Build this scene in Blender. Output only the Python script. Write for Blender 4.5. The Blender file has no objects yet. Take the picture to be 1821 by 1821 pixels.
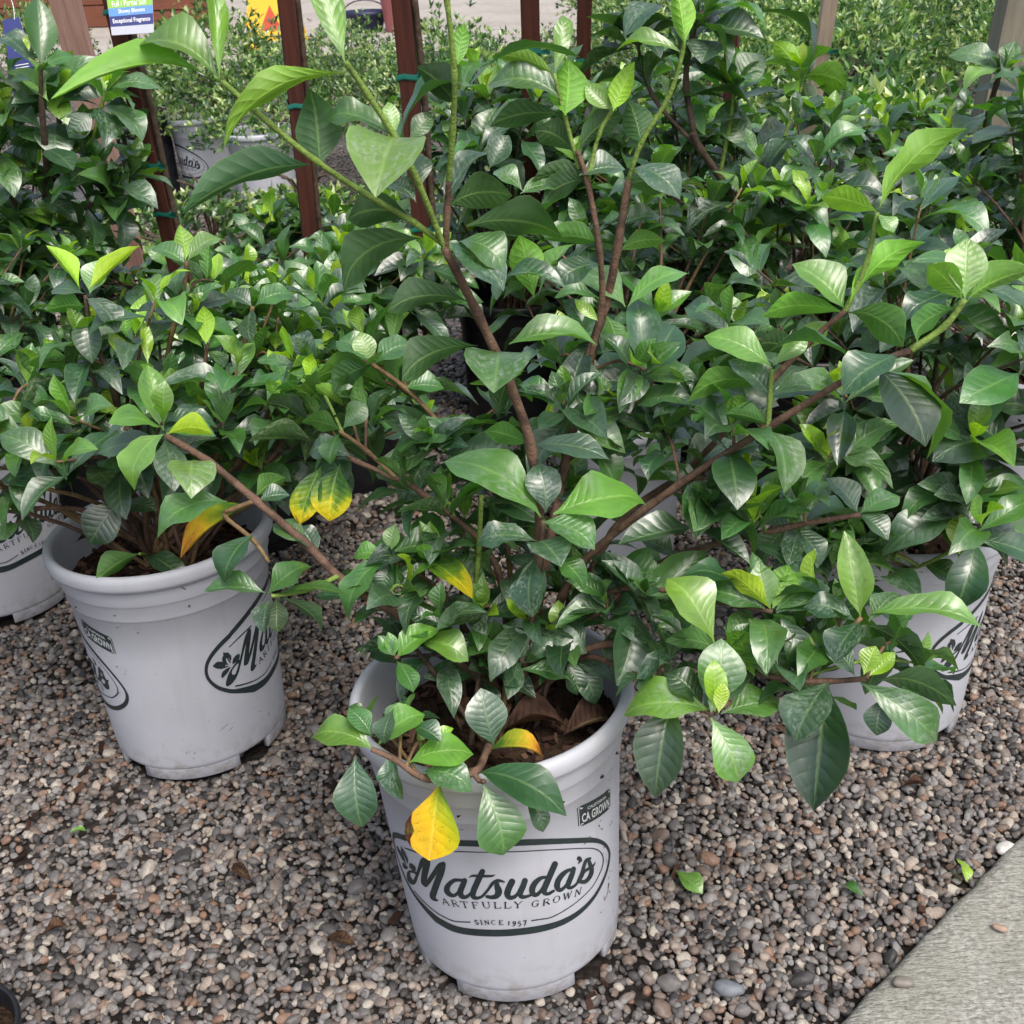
import bpy, bmesh, math, random
from math import sin, cos, pi, sqrt, radians, atan2
from mathutils import Vector, Matrix, Euler

scene = bpy.context.scene
COL = scene.collection
V = Vector

# ---------------------------------------------------------------- camera
F_PX, PITCH, ROLL, CAM_H = 2018.6, radians(28.538), radians(-2.045), 1.0675
cf = V((0, cos(PITCH), -sin(PITCH)))
cr0 = V((1, 0, 0))
cu0 = cr0.cross(cf)
CR = cos(ROLL) * cr0 + sin(ROLL) * cu0
CU = -sin(ROLL) * cr0 + cos(ROLL) * cu0
CF = cf
CP = V((0, 0, CAM_H))
cam_d = bpy.data.cameras.new('camera')
cam = bpy.data.objects.new('camera', cam_d)
COL.objects.link(cam)
m = Matrix((CR, CU, -CF)).transposed().to_4x4()
m.translation = CP
cam.matrix_world = m
cam_d.sensor_width = 36.0
cam_d.lens = F_PX / 1821.0 * 36.0
cam_d.clip_start = 0.02
cam_d.clip_end = 400
cam_d.dof.use_dof = True
cam_d.dof.focus_distance = 1.2
cam_d.dof.aperture_fstop = 24
scene.camera = cam

# ---------------------------------------------------------------- sky, sun, exposure
SUN_EL, SUN_ROT = radians(58), radians(150)
world = bpy.data.worlds.new("World")
scene.world = world
world.use_nodes = True
wn = world.node_tree.nodes
wl = world.node_tree.links
sky = wn.new('ShaderNodeTexSky')
sky.sky_type = 'NISHITA'
sky.sun_disc = False
sky.sun_elevation = SUN_EL
sky.sun_rotation = SUN_ROT
sky.air_density = 1.0
sky.dust_density = 5.0
sky.ozone_density = 0.6
hs = wn.new('ShaderNodeHueSaturation')
hs.inputs['Saturation'].default_value = 0.75
wl.new(sky.outputs[0], hs.inputs['Color'])
bg = wn['Background']
wl.new(hs.outputs[0], bg.inputs['Color'])
bg.inputs['Strength'].default_value = 0.15
sun_d = bpy.data.lights.new('sun', 'SUN')
sun_d.energy = 1.4
sun_d.angle = radians(25)
sun_d.color = (1.0, 0.97, 0.92)
sun = bpy.data.objects.new('sun', sun_d)
COL.objects.link(sun)
# sky sun direction (rotation measured from +Y, clockwise seen from above)
sd = V((sin(SUN_ROT) * cos(SUN_EL), cos(SUN_ROT) * cos(SUN_EL), sin(SUN_EL)))
sun.rotation_euler = sd.to_track_quat('Z', 'Y').to_euler()
sun.location = (3, -3, 8)
vs = scene.view_settings
scene.display_settings.display_device = 'sRGB'
vs.view_transform = 'Standard'
vs.look = 'None'
vs.gamma = 1.0
vs.use_curve_mapping = False
vs.exposure = 0.6
scene.cycles.max_bounces = 8
scene.cycles.transparent_max_bounces = 4
scene.cycles.use_denoising = True

# ---------------------------------------------------------------- helpers
def ray(px, py):
    return CF + CR * ((px - 910.5) / F_PX) + CU * ((910.5 - py) / F_PX)

def at(px, py, d):
    return CP + ray(px, py) * d

def proj(P):
    v = P - CP
    z = v.dot(CF)
    return 910.5 + F_PX * v.dot(CR) / z, 910.5 - F_PX * v.dot(CU) / z, z

def on_z(px, py, z):
    r = ray(px, py)
    return CP + r * ((z - CAM_H) / r.z)

def link(o, parent=None):
    COL.objects.link(o)
    if parent is not None:
        o.parent = parent
    return o

def tag(o, label, cat, group=None):
    o['label'] = label
    o['category'] = cat
    if group:
        o['group'] = group
    return o

def empty(name, loc, label, cat, group=None, rot=(0, 0, 0)):
    o = bpy.data.objects.new(name, None)
    o.empty_display_size = 0.05
    o.location = loc
    o.rotation_euler = rot
    link(o)
    return tag(o, label, cat, group)

def mesh_obj(name, verts, faces, mat, parent=None, smooth=True, uv=None, mats=None, fm=None):
    me = bpy.data.meshes.new(name)
    me.from_pydata([tuple(v) for v in verts], [], faces)
    if smooth:
        me.polygons.foreach_set('use_smooth', [True] * len(me.polygons))
    if uv:
        lay = me.uv_layers.new(name='UVMap')
        for lp in me.loops:
            lay.data[lp.index].uv = uv[lp.vertex_index]
    for mm in (mats or [mat]):
        me.materials.append(mm)
    if fm:
        me.polygons.foreach_set('material_index', fm)
    me.update()
    o = bpy.data.objects.new(name, me)
    return link(o, parent)

def inst(name, me, parent, mw=None, color=None):
    o = bpy.data.objects.new(name, me)
    link(o, parent)
    if mw is not None:
        o.matrix_basis = mw
    if color is not None:
        o.color = color
    return o

def tube_data(pts, radii, seg=7, verts=None, faces=None):
    verts = [] if verts is None else verts
    faces = [] if faces is None else faces
    base = len(verts)
    n = len(pts)
    up = V((0.31, 0.2, 0.93)).normalized()
    for i, p in enumerate(pts):
        t = (pts[min(i + 1, n - 1)] - pts[max(i - 1, 0)]).normalized()
        a = t.cross(up)
        if a.length < 1e-3:
            a = t.cross(V((1, 0, 0)))
        a.normalize()
        b = t.cross(a)
        for k in range(seg):
            ang = 2 * pi * k / seg
            verts.append(p + (a * cos(ang) + b * sin(ang)) * radii[i])
    for i in range(n - 1):
        for k in range(seg):
            k2 = (k + 1) % seg
            faces.append((base + i * seg + k, base + i * seg + k2, base + (i + 1) * seg + k2, base + (i + 1) * seg + k))
    faces.append(tuple(base + (n - 1) * seg + k for k in range(seg)))
    return verts, faces

def spline(pts, n=5):
    out = []
    P = pts
    for i in range(len(P) - 1):
        p0 = P[max(i - 1, 0)]; p1 = P[i]; p2 = P[i + 1]; p3 = P[min(i + 2, len(P) - 1)]
        for k in range(n):
            t = k / n
            out.append(0.5 * ((2 * p1) + (p2 - p0) * t + (2 * p0 - 5 * p1 + 4 * p2 - p3) * t * t + (3 * p1 - p0 - 3 * p2 + p3) * t ** 3))
    out.append(P[-1].copy())
    return out

def box_data(x0, x1, y0, y1, z0, z1, verts, faces):
    b = len(verts)
    verts += [V((x, y, z)) for x in (x0, x1) for y in (y0, y1) for z in (z0, z1)]
    faces += [tuple(b + i for i in f) for f in ((0, 1, 3, 2), (4, 6, 7, 5), (0, 4, 5, 1), (2, 3, 7, 6), (0, 2, 6, 4), (1, 5, 7, 3))]

# ---------------------------------------------------------------- materials
class NT:
    def __init__(self, name):
        self.m = bpy.data.materials.new(name)
        self.m.use_nodes = True
        self.t = self.m.node_tree
        self.b = self.t.nodes['Principled BSDF']
        self.out = self.t.nodes['Material Output']
    def n(self, typ, **k):
        nd = self.t.nodes.new('ShaderNode' + typ)
        for a, v in k.items():
            setattr(nd, a, v)
        return nd
    def l(self, a, b):
        self.t.links.new(a, b)
    def math(self, op, a, b=None, clamp=False):
        nd = self.n('Math', operation=op)
        nd.use_clamp = clamp
        for i, x in enumerate((a, b)):
            if x is None:
                continue
            if isinstance(x, (int, float)):
                nd.inputs[i].default_value = x
            else:
                self.l(x, nd.inputs[i])
        return nd.outputs[0]
    def mix(self, fac, a, b, blend='MIX'):
        nd = self.n('Mix', data_type='RGBA', blend_type=blend)
        for s, x in (('Factor', fac), ('A', a), ('B', b)):
            sock = [i for i in nd.inputs if i.name == s and (i.type == 'RGBA' or (s == 'Factor' and i.type == 'VALUE'))][0]
            if isinstance(x, (int, float)):
                sock.default_value = x
            elif isinstance(x, tuple):
                sock.default_value = x if len(x) == 4 else x + (1,)
            else:
                self.l(x, sock)
        return [o for o in nd.outputs if o.type == 'RGBA'][0]
    def noise(self, scale, detail=4, vec=None, rough=0.55, dist=0.0):
        nd = self.n('TexNoise')
        nd.inputs['Scale'].default_value = scale
        nd.inputs['Detail'].default_value = detail
        nd.inputs['Roughness'].default_value = rough
        nd.inputs['Distortion'].default_value = dist
        if vec is not None:
            self.l(vec, nd.inputs['Vector'])
        return nd.outputs['Fac']
    def ramp(self, fac, stops, interp='LINEAR'):
        nd = self.n('ValToRGB')
        cr = nd.color_ramp
        cr.interpolation = interp
        while len(cr.elements) < len(stops):
            cr.elements.new(0.5)
        for e, (p, c) in zip(cr.elements, stops):
            e.position = p
            e.color = c if len(c) == 4 else tuple(c) + (1,)
        self.l(fac, nd.inputs['Fac'])
        return nd.outputs['Color']
    def maprange(self, v, a, b, c=0.0, d=1.0, smooth=True):
        nd = self.n('MapRange')
        nd.interpolation_type = 'SMOOTHSTEP' if smooth else 'LINEAR'
        self.l(v, nd.inputs['Value'])
        for i, x in enumerate((a, b, c, d)):
            nd.inputs[i + 1].default_value = x
        return nd.outputs[0]
    def bump(self, h, dist, strength=1.0, base=None):
        nd = self.n('Bump')
        nd.inputs['Strength'].default_value = strength
        nd.inputs['Distance'].default_value = dist
        self.l(h, nd.inputs['Height'])
        if base is not None:
            self.l(base, nd.inputs['Normal'])
        return nd.outputs[0]
    def coord(self, which='Object'):
        return self.n('TexCoord').outputs[which]
    def set(self, **k):
        for a, v in k.items():
            s = self.b.inputs[a]
            if isinstance(v, (int, float)):
                s.default_value = v
            elif isinstance(v, tuple):
                s.default_value = v if len(v) == 4 else v + (1,)
            else:
                self.l(v, s)

def leaf_material(name, kind='green', veins=9.0, joined=False):
    t = NT(name)
    oi = t.n('ObjectInfo')
    oc, oa, orn = oi.outputs['Color'], oi.outputs['Alpha'], oi.outputs['Random']
    if joined:
        ac = t.n('Attribute', attribute_name='leafcol')
        ar = t.n('Attribute', attribute_name='leafrnd')
        oc, oa, orn = ac.outputs['Color'], ac.outputs['Alpha'], ar.outputs['Fac']
    uv = t.coord('UV')
    sep = t.n('SeparateXYZ'); t.l(uv, sep.inputs[0])
    u, v = sep.outputs[0], sep.outputs[1]
    if kind == 'yellow':
        u = t.math('SUBTRACT', 1.0, u)
    au = t.math('ABSOLUTE', t.math('MULTIPLY', t.math('SUBTRACT', u, 0.5), 2.0))
    ph = t.math('MULTIPLY', t.math('SUBTRACT', v, t.math('MULTIPLY', au, 0.17)), veins)
    wob = t.noise(2.0, 1, uv)
    ph = t.math('ADD', ph, t.math('MULTIPLY', wob, 0.7))
    s = t.math('ABSOLUTE', t.math('SINE', t.math('MULTIPLY', ph, pi)))
    puff = t.math('POWER', s, 0.7)
    mid = t.maprange(au, 0.0, 0.11)
    vein = t.maprange(s, 0.0, 0.22, 1.0, 0.0)
    veinf = t.math('MULTIPLY', vein, t.maprange(au, 0.55, 1.0, 1.0, 0.1))
    obj = t.coord('Object')
    rnd = t.math('MULTIPLY', orn, 37.0)
    cmb = t.n('CombineXYZ')
    for i in range(3):
        t.l(rnd, cmb.inputs[i])
    va = t.n('VectorMath', operation='ADD'); t.l(uv, va.inputs[0]); t.l(cmb.outputs[0], va.inputs[1])
    pv = va.outputs[0]
    nz = t.noise(2.2, 3, pv)
    base = oc
    if kind == 'green':
        hsv = t.n('HueSaturation'); t.l(base, hsv.inputs['Color'])
        t.l(t.maprange(nz, 0.2, 0.8, 0.7, 1.35, False), hsv.inputs['Value'])
        colr = hsv.outputs[0]
    elif kind == 'yellow':
        g = t.math('ADD', t.math('ADD', t.math('MULTIPLY', t.math('SUBTRACT', u, 0.35), 0.95), t.math('MULTIPLY', t.math('SUBTRACT', 0.45, v), 1.1)), t.math('MULTIPLY', nz, 0.5))
        colr = t.ramp(g, [(0.0, (0.72, 0.42, 0.018)), (0.30, (0.74, 0.50, 0.012)), (0.52, (0.52, 0.48, 0.012)), (0.78, (0.30, 0.40, 0.02)), (1.0, (0.12, 0.24, 0.02))])
        e = t.math('ADD', t.math('SUBTRACT', 0.17, u), t.math('SUBTRACT', t.math('MULTIPLY', nz, 0.16), t.math('MULTIPLY', t.math('ABSOLUTE', t.math('SUBTRACT', v, 0.66)), 0.75)))
        colr = t.mix(t.maprange(e, 0.055, 0.075), colr, (0.055, 0.012, 0.008))
    elif kind == 'variegated':
        g = t.math('ADD', t.math('SUBTRACT', t.math('MULTIPLY', v, 0.75), t.math('ADD', 0.24, t.math('MULTIPLY', mid, 0.06))), t.math('MULTIPLY', nz, 0.85))
        colr = t.ramp(g, [(0.36, (0.03, 0.10, 0.02)), (0.55, (0.12, 0.24, 0.02)), (0.68, (0.50, 0.50, 0.02)), (0.83, (0.70, 0.54, 0.02)), (0.97, (0.10, 0.03, 0.012))])
    elif kind == 'tipped':
        g = t.math('ADD', v, t.math('MULTIPLY', t.math('SUBTRACT', nz, 0.5), 0.5))
        colr = t.ramp(g, [(0.25, (0.05, 0.13, 0.02)), (0.5, (0.35, 0.38, 0.03)), (0.68, (0.75, 0.45, 0.04)), (0.85, (0.5, 0.2, 0.03)), (0.97, (0.09, 0.02, 0.012))])
    elif kind == 'dry':
        colr = t.ramp(nz, [(0.3, (0.026, 0.012, 0.008)), (0.55, (0.075, 0.038, 0.024)), (0.8, (0.16, 0.09, 0.055))])
    # paler veins
    light = t.mix(1.0, colr, (1.7, 1.5, 1.5), 'MULTIPLY')
    lightm = t.mix(0.35, light, (0.30, 0.42, 0.14))
    colr = t.mix(t.math('MULTIPLY', veinf, 0.10), colr, light)
    colr = t.mix(t.math('MULTIPLY', t.math('SUBTRACT', 1.0, mid), 0.65), colr, lightm)
    # pale rim of the blade
    colr = t.mix(t.math('MULTIPLY', t.maprange(au, 0.93, 1.0), 0.30 if kind == 'green' else 0.0), colr, lightm)
    if kind == 'green':
        sp = t.math('MULTIPLY', t.maprange(t.noise(16, 3, pv), 0.68, 0.72), t.maprange(orn, 0.62, 0.70))
        ed = t.math('MULTIPLY', t.maprange(t.math('ADD', t.math('MAXIMUM', au, v), t.math('MULTIPLY', nz, 0.5)), 1.30, 1.38), t.maprange(t.math('FRACT', rnd), 0.80, 0.86))
        colr = t.mix(t.math('MULTIPLY', t.math('MAXIMUM', sp, ed), 0.8), colr, (0.13, 0.085, 0.035))
    elif kind in ('yellow', 'variegated', 'tipped'):
        sp = t.maprange(t.noise(20, 4, pv), 0.66, 0.70)
        colr = t.mix(t.math('MULTIPLY', sp, 0.7), colr, (0.16, 0.06, 0.02))
        colr = t.mix(t.math('MULTIPLY', t.maprange(t.noise(7, 5, pv, 0.7), 0.45, 0.7), 0.35), colr, (0.22, 0.30, 0.02))
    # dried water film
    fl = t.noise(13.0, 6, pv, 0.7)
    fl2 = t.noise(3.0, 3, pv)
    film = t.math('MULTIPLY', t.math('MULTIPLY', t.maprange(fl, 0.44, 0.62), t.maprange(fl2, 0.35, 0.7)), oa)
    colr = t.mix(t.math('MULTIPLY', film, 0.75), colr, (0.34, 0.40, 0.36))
    back = t.mix(0.6, colr, t.mix(1.0, colr, (1.3, 1.3, 0.8), 'MULTIPLY'))
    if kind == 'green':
        # sky sheen painted into the colour of mature (dark) blades, as waxy bloom
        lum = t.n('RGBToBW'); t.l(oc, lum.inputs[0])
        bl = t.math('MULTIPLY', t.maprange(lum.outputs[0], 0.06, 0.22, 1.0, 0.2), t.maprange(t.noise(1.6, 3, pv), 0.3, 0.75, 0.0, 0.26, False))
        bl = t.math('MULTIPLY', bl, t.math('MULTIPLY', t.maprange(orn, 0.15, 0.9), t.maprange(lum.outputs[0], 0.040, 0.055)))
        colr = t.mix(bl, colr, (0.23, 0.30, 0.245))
        back = t.mix(0.04, back, (0.16, 0.26, 0.06))
    geo = t.n('NewGeometry')
    bf = geo.outputs['Backfacing']
    colr = t.mix(bf, colr, back)
    rg = t.math('ADD', t.math('MULTIPLY', bf, 0.26), t.math('ADD', t.math('MULTIPLY', film, 0.2), t.maprange(nz, 0.2, 0.8, ROUGH0, ROUGH1, False)))
    h = t.math('MULTIPLY', puff, t.maprange(au, 0.5, 1.0, 1.0, 0.25))
    h = t.math('MULTIPLY', h, mid)
    fine = t.noise(60.0, 2, pv)
    h = t.math('ADD', h, t.math('MULTIPLY', fine, 0.10))
    h = t.math('ADD', h, t.math('MULTIPLY', t.noise(4.0, 2, pv), 1.6))
    h = t.math('MULTIPLY', h, t.maprange(orn, 0.0, 1.0, 0.35, 1.0, False))
    nb = t.bump(h, 0.0018, 0.40 if kind != 'dry' else 1.0)
    t.set(**{'Base Color': colr, 'Roughness': rg if kind != 'dry' else 0.75, 'Normal': nb, 'Specular IOR Level': 1.0 if kind == 'green' else 0.25, 'Coat Weight': t.math('MULTIPLY', t.math('SUBTRACT', 1.0, bf), 0.55 if kind == 'green' else 0.0), 'Coat Roughness': 0.29, 'Coat IOR': 1.7})
    tr = t.n('BsdfTranslucent')
    t.l(t.mix(1.0, colr, (1.5, 1.6, 0.45), 'MULTIPLY'), tr.inputs['Color'])
    t.l(nb, tr.inputs['Normal'])
    ms = t.n('MixShader')
    ms.inputs[0].default_value = 0.30 if kind != 'dry' else 0.1
    t.l(t.b.outputs[0], ms.inputs[1]); t.l(tr.outputs[0], ms.inputs[2])
    t.l(ms.outputs[0], t.out.inputs['Surface'])
    return t.m

ROUGH0, ROUGH1 = 0.25, 0.46
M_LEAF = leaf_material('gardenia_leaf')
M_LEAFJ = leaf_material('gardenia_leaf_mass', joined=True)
M_YEL = leaf_material('yellow_leaf', 'yellow', 8)
M_VAR = leaf_material('variegated_leaf', 'variegated')
M_TIP = leaf_material('tipped_leaf', 'tipped')
M_DRY = leaf_material('dry_leaf', 'dry', 8)

def simple(name, col, rough=0.6, noise=0.0, nscale=40.0, bump=0.0, spec=0.5, col2=None, metal=0.0):
    t = NT(name)
    o = t.coord('Object')
    if noise or col2:
        nz = t.noise(nscale, 5, o)
        c2 = col2 or tuple(c * (1 - noise) for c in col)
        c = t.mix(t.maprange(nz, 0.3, 0.7), col, c2)
        t.set(**{'Base Color': c})
        if bump:
            t.set(Normal=t.bump(nz, bump))
    else:
        t.set(**{'Base Color': col})
    t.set(Roughness=rough, Metallic=metal)
    t.set(**{'Specular IOR Level': spec})
    return t.m

def pot_material():
    t = NT('pale_pot_plastic')
    o = t.coord('Object')
    n1 = t.noise(7, 4, o)
    n2 = t.noise(55, 6, o, 0.7)
    c = t.mix(t.maprange(n1, 0.3, 0.7), (0.475, 0.485, 0.535), (0.41, 0.42, 0.468))
    # grime patches that gather low on the wall and a few specks
    sep = t.n('SeparateXYZ'); t.l(o, sep.inputs[0])
    low = t.maprange(sep.outputs[2], 0.0, 0.07, 1.0, 0.0)
    spk = t.maprange(n2, 0.69, 0.72)
    c = t.mix(t.math('MULTIPLY', t.math('MULTIPLY', t.maprange(n2, 0.45, 0.62), low), 0.55), c, (0.24, 0.20, 0.16))
    c = t.mix(t.math('MULTIPLY', t.math('MULTIPLY', spk, t.maprange(n1, 0.5, 0.62)), 0.7), c, (0.20, 0.17, 0.15))
    sc = t.n('Mapping'); t.l(o, sc.inputs[0]); sc.inputs['Scale'].default_value = (8, 8, 90); sc.inputs['Rotation'].default_value = (0.5, 0.3, 0)
    n3 = t.noise(2.2, 5, sc.outputs[0], 0.7)
    c = t.mix(t.math('MULTIPLY', t.maprange(n3, 0.68, 0.74), 0.35), c, (0.33, 0.32, 0.33))
    spl = t.noise(130, 3, o, 0.5)
    zone = t.maprange(t.noise(9, 3, o), 0.50, 0.66)
    c = t.mix(t.math('MULTIPLY', t.math('MULTIPLY', t.maprange(spl, 0.68, 0.73), zone), 0.7), c, (0.13, 0.10, 0.08))
    drip = t.n('Mapping'); t.l(o, drip.inputs[0]); drip.inputs['Scale'].default_value = (45, 45, 5)
    c = t.mix(t.math('MULTIPLY', t.maprange(t.noise(1.0, 4, drip.outputs[0]), 0.56, 0.75), 0.22), c, (0.36, 0.34, 0.32))
    t.set(**{'Base Color': c, 'Roughness': t.maprange(n2, 0.2, 0.8, 0.42, 0.6, False), 'Normal': t.bump(t.noise(5, 2, o), 0.003, 0.5), 'Specular IOR Level': 0.4})
    t.set(**{'Subsurface Weight': 0.0})
    return t.m

M_POT = pot_material()
M_INK = simple('dark_green_ink', (0.022, 0.034, 0.036), 0.5, 0.3, 90)
M_INKW = simple('white_ink', (0.55, 0.57, 0.58), 0.5)
M_BLACKPOT = simple('black_plastic', (0.012, 0.013, 0.016), 0.42, 0.4, 30)
M_GREYPOT = simple('grey_plastic', (0.16, 0.165, 0.18), 0.5, 0.2, 30)
M_SOIL = simple('potting_soil', (0.022, 0.014, 0.010), 0.95, bump=0.012, nscale=60, col2=(0.055, 0.034, 0.022), spec=0.1)
M_CHIP = None
def chip_material():
    t = NT('bark_chips')
    a = t.n('Attribute', attribute_name='tint')
    t.set(**{'Base Color': t.ramp(a.outputs['Fac'], [(0, (0.018, 0.010, 0.007)), (0.4, (0.032, 0.017, 0.012)), (0.75, (0.065, 0.032, 0.021)), (1, (0.13, 0.078, 0.052))]), 'Roughness': 0.8, 'Specular IOR Level': 0.2})
    return t.m
M_CHIP = chip_material()

def bark_material(name, c1, c2):
    t = NT(name)
    o = t.coord('Object')
    n = t.noise(60, 5, o)
    n2 = t.noise(400, 3, o)
    c = t.mix(t.maprange(n, 0.3, 0.7), c1, c2)
    t.set(**{'Base Color': c, 'Roughness': 0.65, 'Normal': t.bump(t.math('ADD', n, t.math('MULTIPLY', n2, 0.4)), 0.0035), 'Specular IOR Level': 0.3})
    return t.m
M_BARK = bark_material('brown_bark', (0.17, 0.10, 0.068), (0.075, 0.045, 0.032))
M_BARKD = bark_material('dark_bark', (0.05, 0.032, 0.022), (0.10, 0.07, 0.05))
M_GSTEM = bark_material('green_stem', (0.20, 0.30, 0.06), (0.13, 0.20, 0.04))
M_TSTEM = bark_material('tan_stem', (0.22, 0.15, 0.07), (0.12, 0.07, 0.035))
STEMM = {'b': M_BARK, 'k': M_BARKD, 'g': M_GSTEM, 't': M_TSTEM}

def wood_material(name, c1, c2, grain=(60, 60, 3)):
    t = NT(name)
    o = t.coord('Object')
    mp = t.n('Mapping'); t.l(o, mp.inputs[0]); mp.inputs['Scale'].default_value = grain
    n = t.noise(1.5, 6, mp.outputs[0], 0.65, 0.3)
    n2 = t.noise(9, 3, o)
    c = t.mix(t.maprange(n, 0.3, 0.7), c1, c2)
    c = t.mix(t.math('MULTIPLY', t.maprange(n2, 0.5, 0.8), 0.35), c, tuple(x * 0.55 for x in c1))
    t.set(**{'Base Color': c, 'Roughness': 0.75, 'Normal': t.bump(n, 0.002), 'Specular IOR Level': 0.25})
    return t.m
M_REDWOOD = wood_material('redwood', (0.088, 0.026, 0.017), (0.042, 0.014, 0.011))
M_PINKWOOD = wood_material('weathered_redwood', (0.48, 0.30, 0.25), (0.36, 0.20, 0.16))
M_TANWOOD = wood_material('pale_wood', (0.55, 0.42, 0.33), (0.42, 0.31, 0.24))
M_GREYWOOD = wood_material('grey_wood', (0.30, 0.27, 0.21), (0.20, 0.18, 0.14))
M_PLANTER = wood_material('planter_board', (0.20, 0.075, 0.045), (0.14, 0.05, 0.032), (3, 60, 60))
M_TAPE = simple('green_tie_tape', (0.01, 0.13, 0.10), 0.35)
M_FARLEAF = None

def far_leaf_material():
    t = NT('small_shrub_leaf')
    a = t.n('Attribute', attribute_name='tint')
    oi = t.n('ObjectInfo')
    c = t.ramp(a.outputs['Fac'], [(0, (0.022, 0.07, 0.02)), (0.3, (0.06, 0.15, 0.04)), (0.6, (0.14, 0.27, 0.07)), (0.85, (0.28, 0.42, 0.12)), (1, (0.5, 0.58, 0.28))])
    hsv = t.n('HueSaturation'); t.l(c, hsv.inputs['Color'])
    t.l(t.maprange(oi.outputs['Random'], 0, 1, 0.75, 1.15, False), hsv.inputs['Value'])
    t.set(**{'Base Color': hsv.outputs[0], 'Roughness': 0.32, 'Specular IOR Level': 0.9})
    tr = t.n('BsdfTranslucent')
    t.l(t.mix(1.0, hsv.outputs[0], (1.4, 1.5, 0.5), 'MULTIPLY'), tr.inputs['Color'])
    ms = t.n('MixShader'); ms.inputs[0].default_value = 0.3
    t.l(t.b.outputs[0], ms.inputs[1]); t.l(tr.outputs[0], ms.inputs[2])
    t.l(ms.outputs[0], t.out.inputs['Surface'])
    return t.m
M_FARLEAF = far_leaf_material()

# ---------------------------------------------------------------- the setting: ground, gravel, walkway, paving
def ground_material():
    t = NT('gravel_ground')
    o = t.coord('Object')
    vo = t.n('TexVoronoi'); vo.inputs['Scale'].default_value = 85; t.l(o, vo.inputs['Vector'])
    big = t.noise(2.2, 4, o)
    sepc = t.n('SeparateColor'); t.l(vo.outputs['Color'], sepc.inputs[0])
    st = t.ramp(sepc.outputs[0], [(0, (0.06, 0.055, 0.055)), (0.4, (0.14, 0.12, 0.115)), (0.7, (0.20, 0.165, 0.14)), (1, (0.30, 0.27, 0.24))])
    c = t.mix(t.maprange(vo.outputs['Distance'], 0.35, 0.75), st, (0.012, 0.010, 0.009))
    near = t.n('SeparateXYZ'); t.l(o, near.inputs[0])
    c = t.mix(t.maprange(near.outputs[1], 3.6, 4.2, 1.0, 0.0), c, t.mix(t.maprange(big, 0.4, 0.6), (0.011, 0.009, 0.008), (0.024, 0.019, 0.016)))
    t.set(**{'Base Color': c, 'Roughness': 0.85, 'Normal': t.bump(vo.outputs['Distance'], -0.006), 'Specular IOR Level': 0.25})
    return t.m
g = mesh_obj('ground', [(-60, -20, 0), (60, -20, 0), (60, 160, 0), (-60, 160, 0)], [(0, 1, 2, 3)], ground_material())
g['kind'] = 'structure'

def pebble_material():
    t = NT('pea_gravel')
    a = t.n('Attribute', attribute_name='tint', attribute_type='INSTANCER')
    o = t.coord('Object')
    c = t.ramp(a.outputs['Fac'], [(0, (0.045, 0.042, 0.042)), (0.12, (0.095, 0.088, 0.085)), (0.26, (0.145, 0.134, 0.13)), (0.42, (0.19, 0.158, 0.138)), (0.56, (0.23, 0.217, 0.21)), (0.70, (0.165, 0.122, 0.10)), (0.80, (0.32, 0.265, 0.22)), (0.90, (0.22, 0.135, 0.095)), (0.945, (0.40, 0.36, 0.31)), (1.0, (0.55, 0.52, 0.48))], 'CONSTANT')
    nz = t.noise(2.5, 5, o, 0.65)
    hsv = t.n('HueSaturation'); t.l(c, hsv.inputs['Color'])
    t.l(t.maprange(nz, 0.25, 0.75, 0.62, 1.2, False), hsv.inputs['Value'])
    t.set(**{'Base Color': hsv.outputs[0], 'Roughness': 0.46, 'Normal': t.bump(t.noise(9, 4, o), 0.0012, 0.5), 'Specular IOR Level': 0.45})
    return t.m

# walkway edge, from two ground points seen in the photograph
W0, W1 = V((0.34, 0.80, 0)), V((0.63, 1.05, 0))
WD = (W1 - W0).normalized()
WN = V((WD.y, -WD.x, 0))             # to the right of the edge
def off_walk(p):
    return (p - W0).dot(WN)

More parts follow.
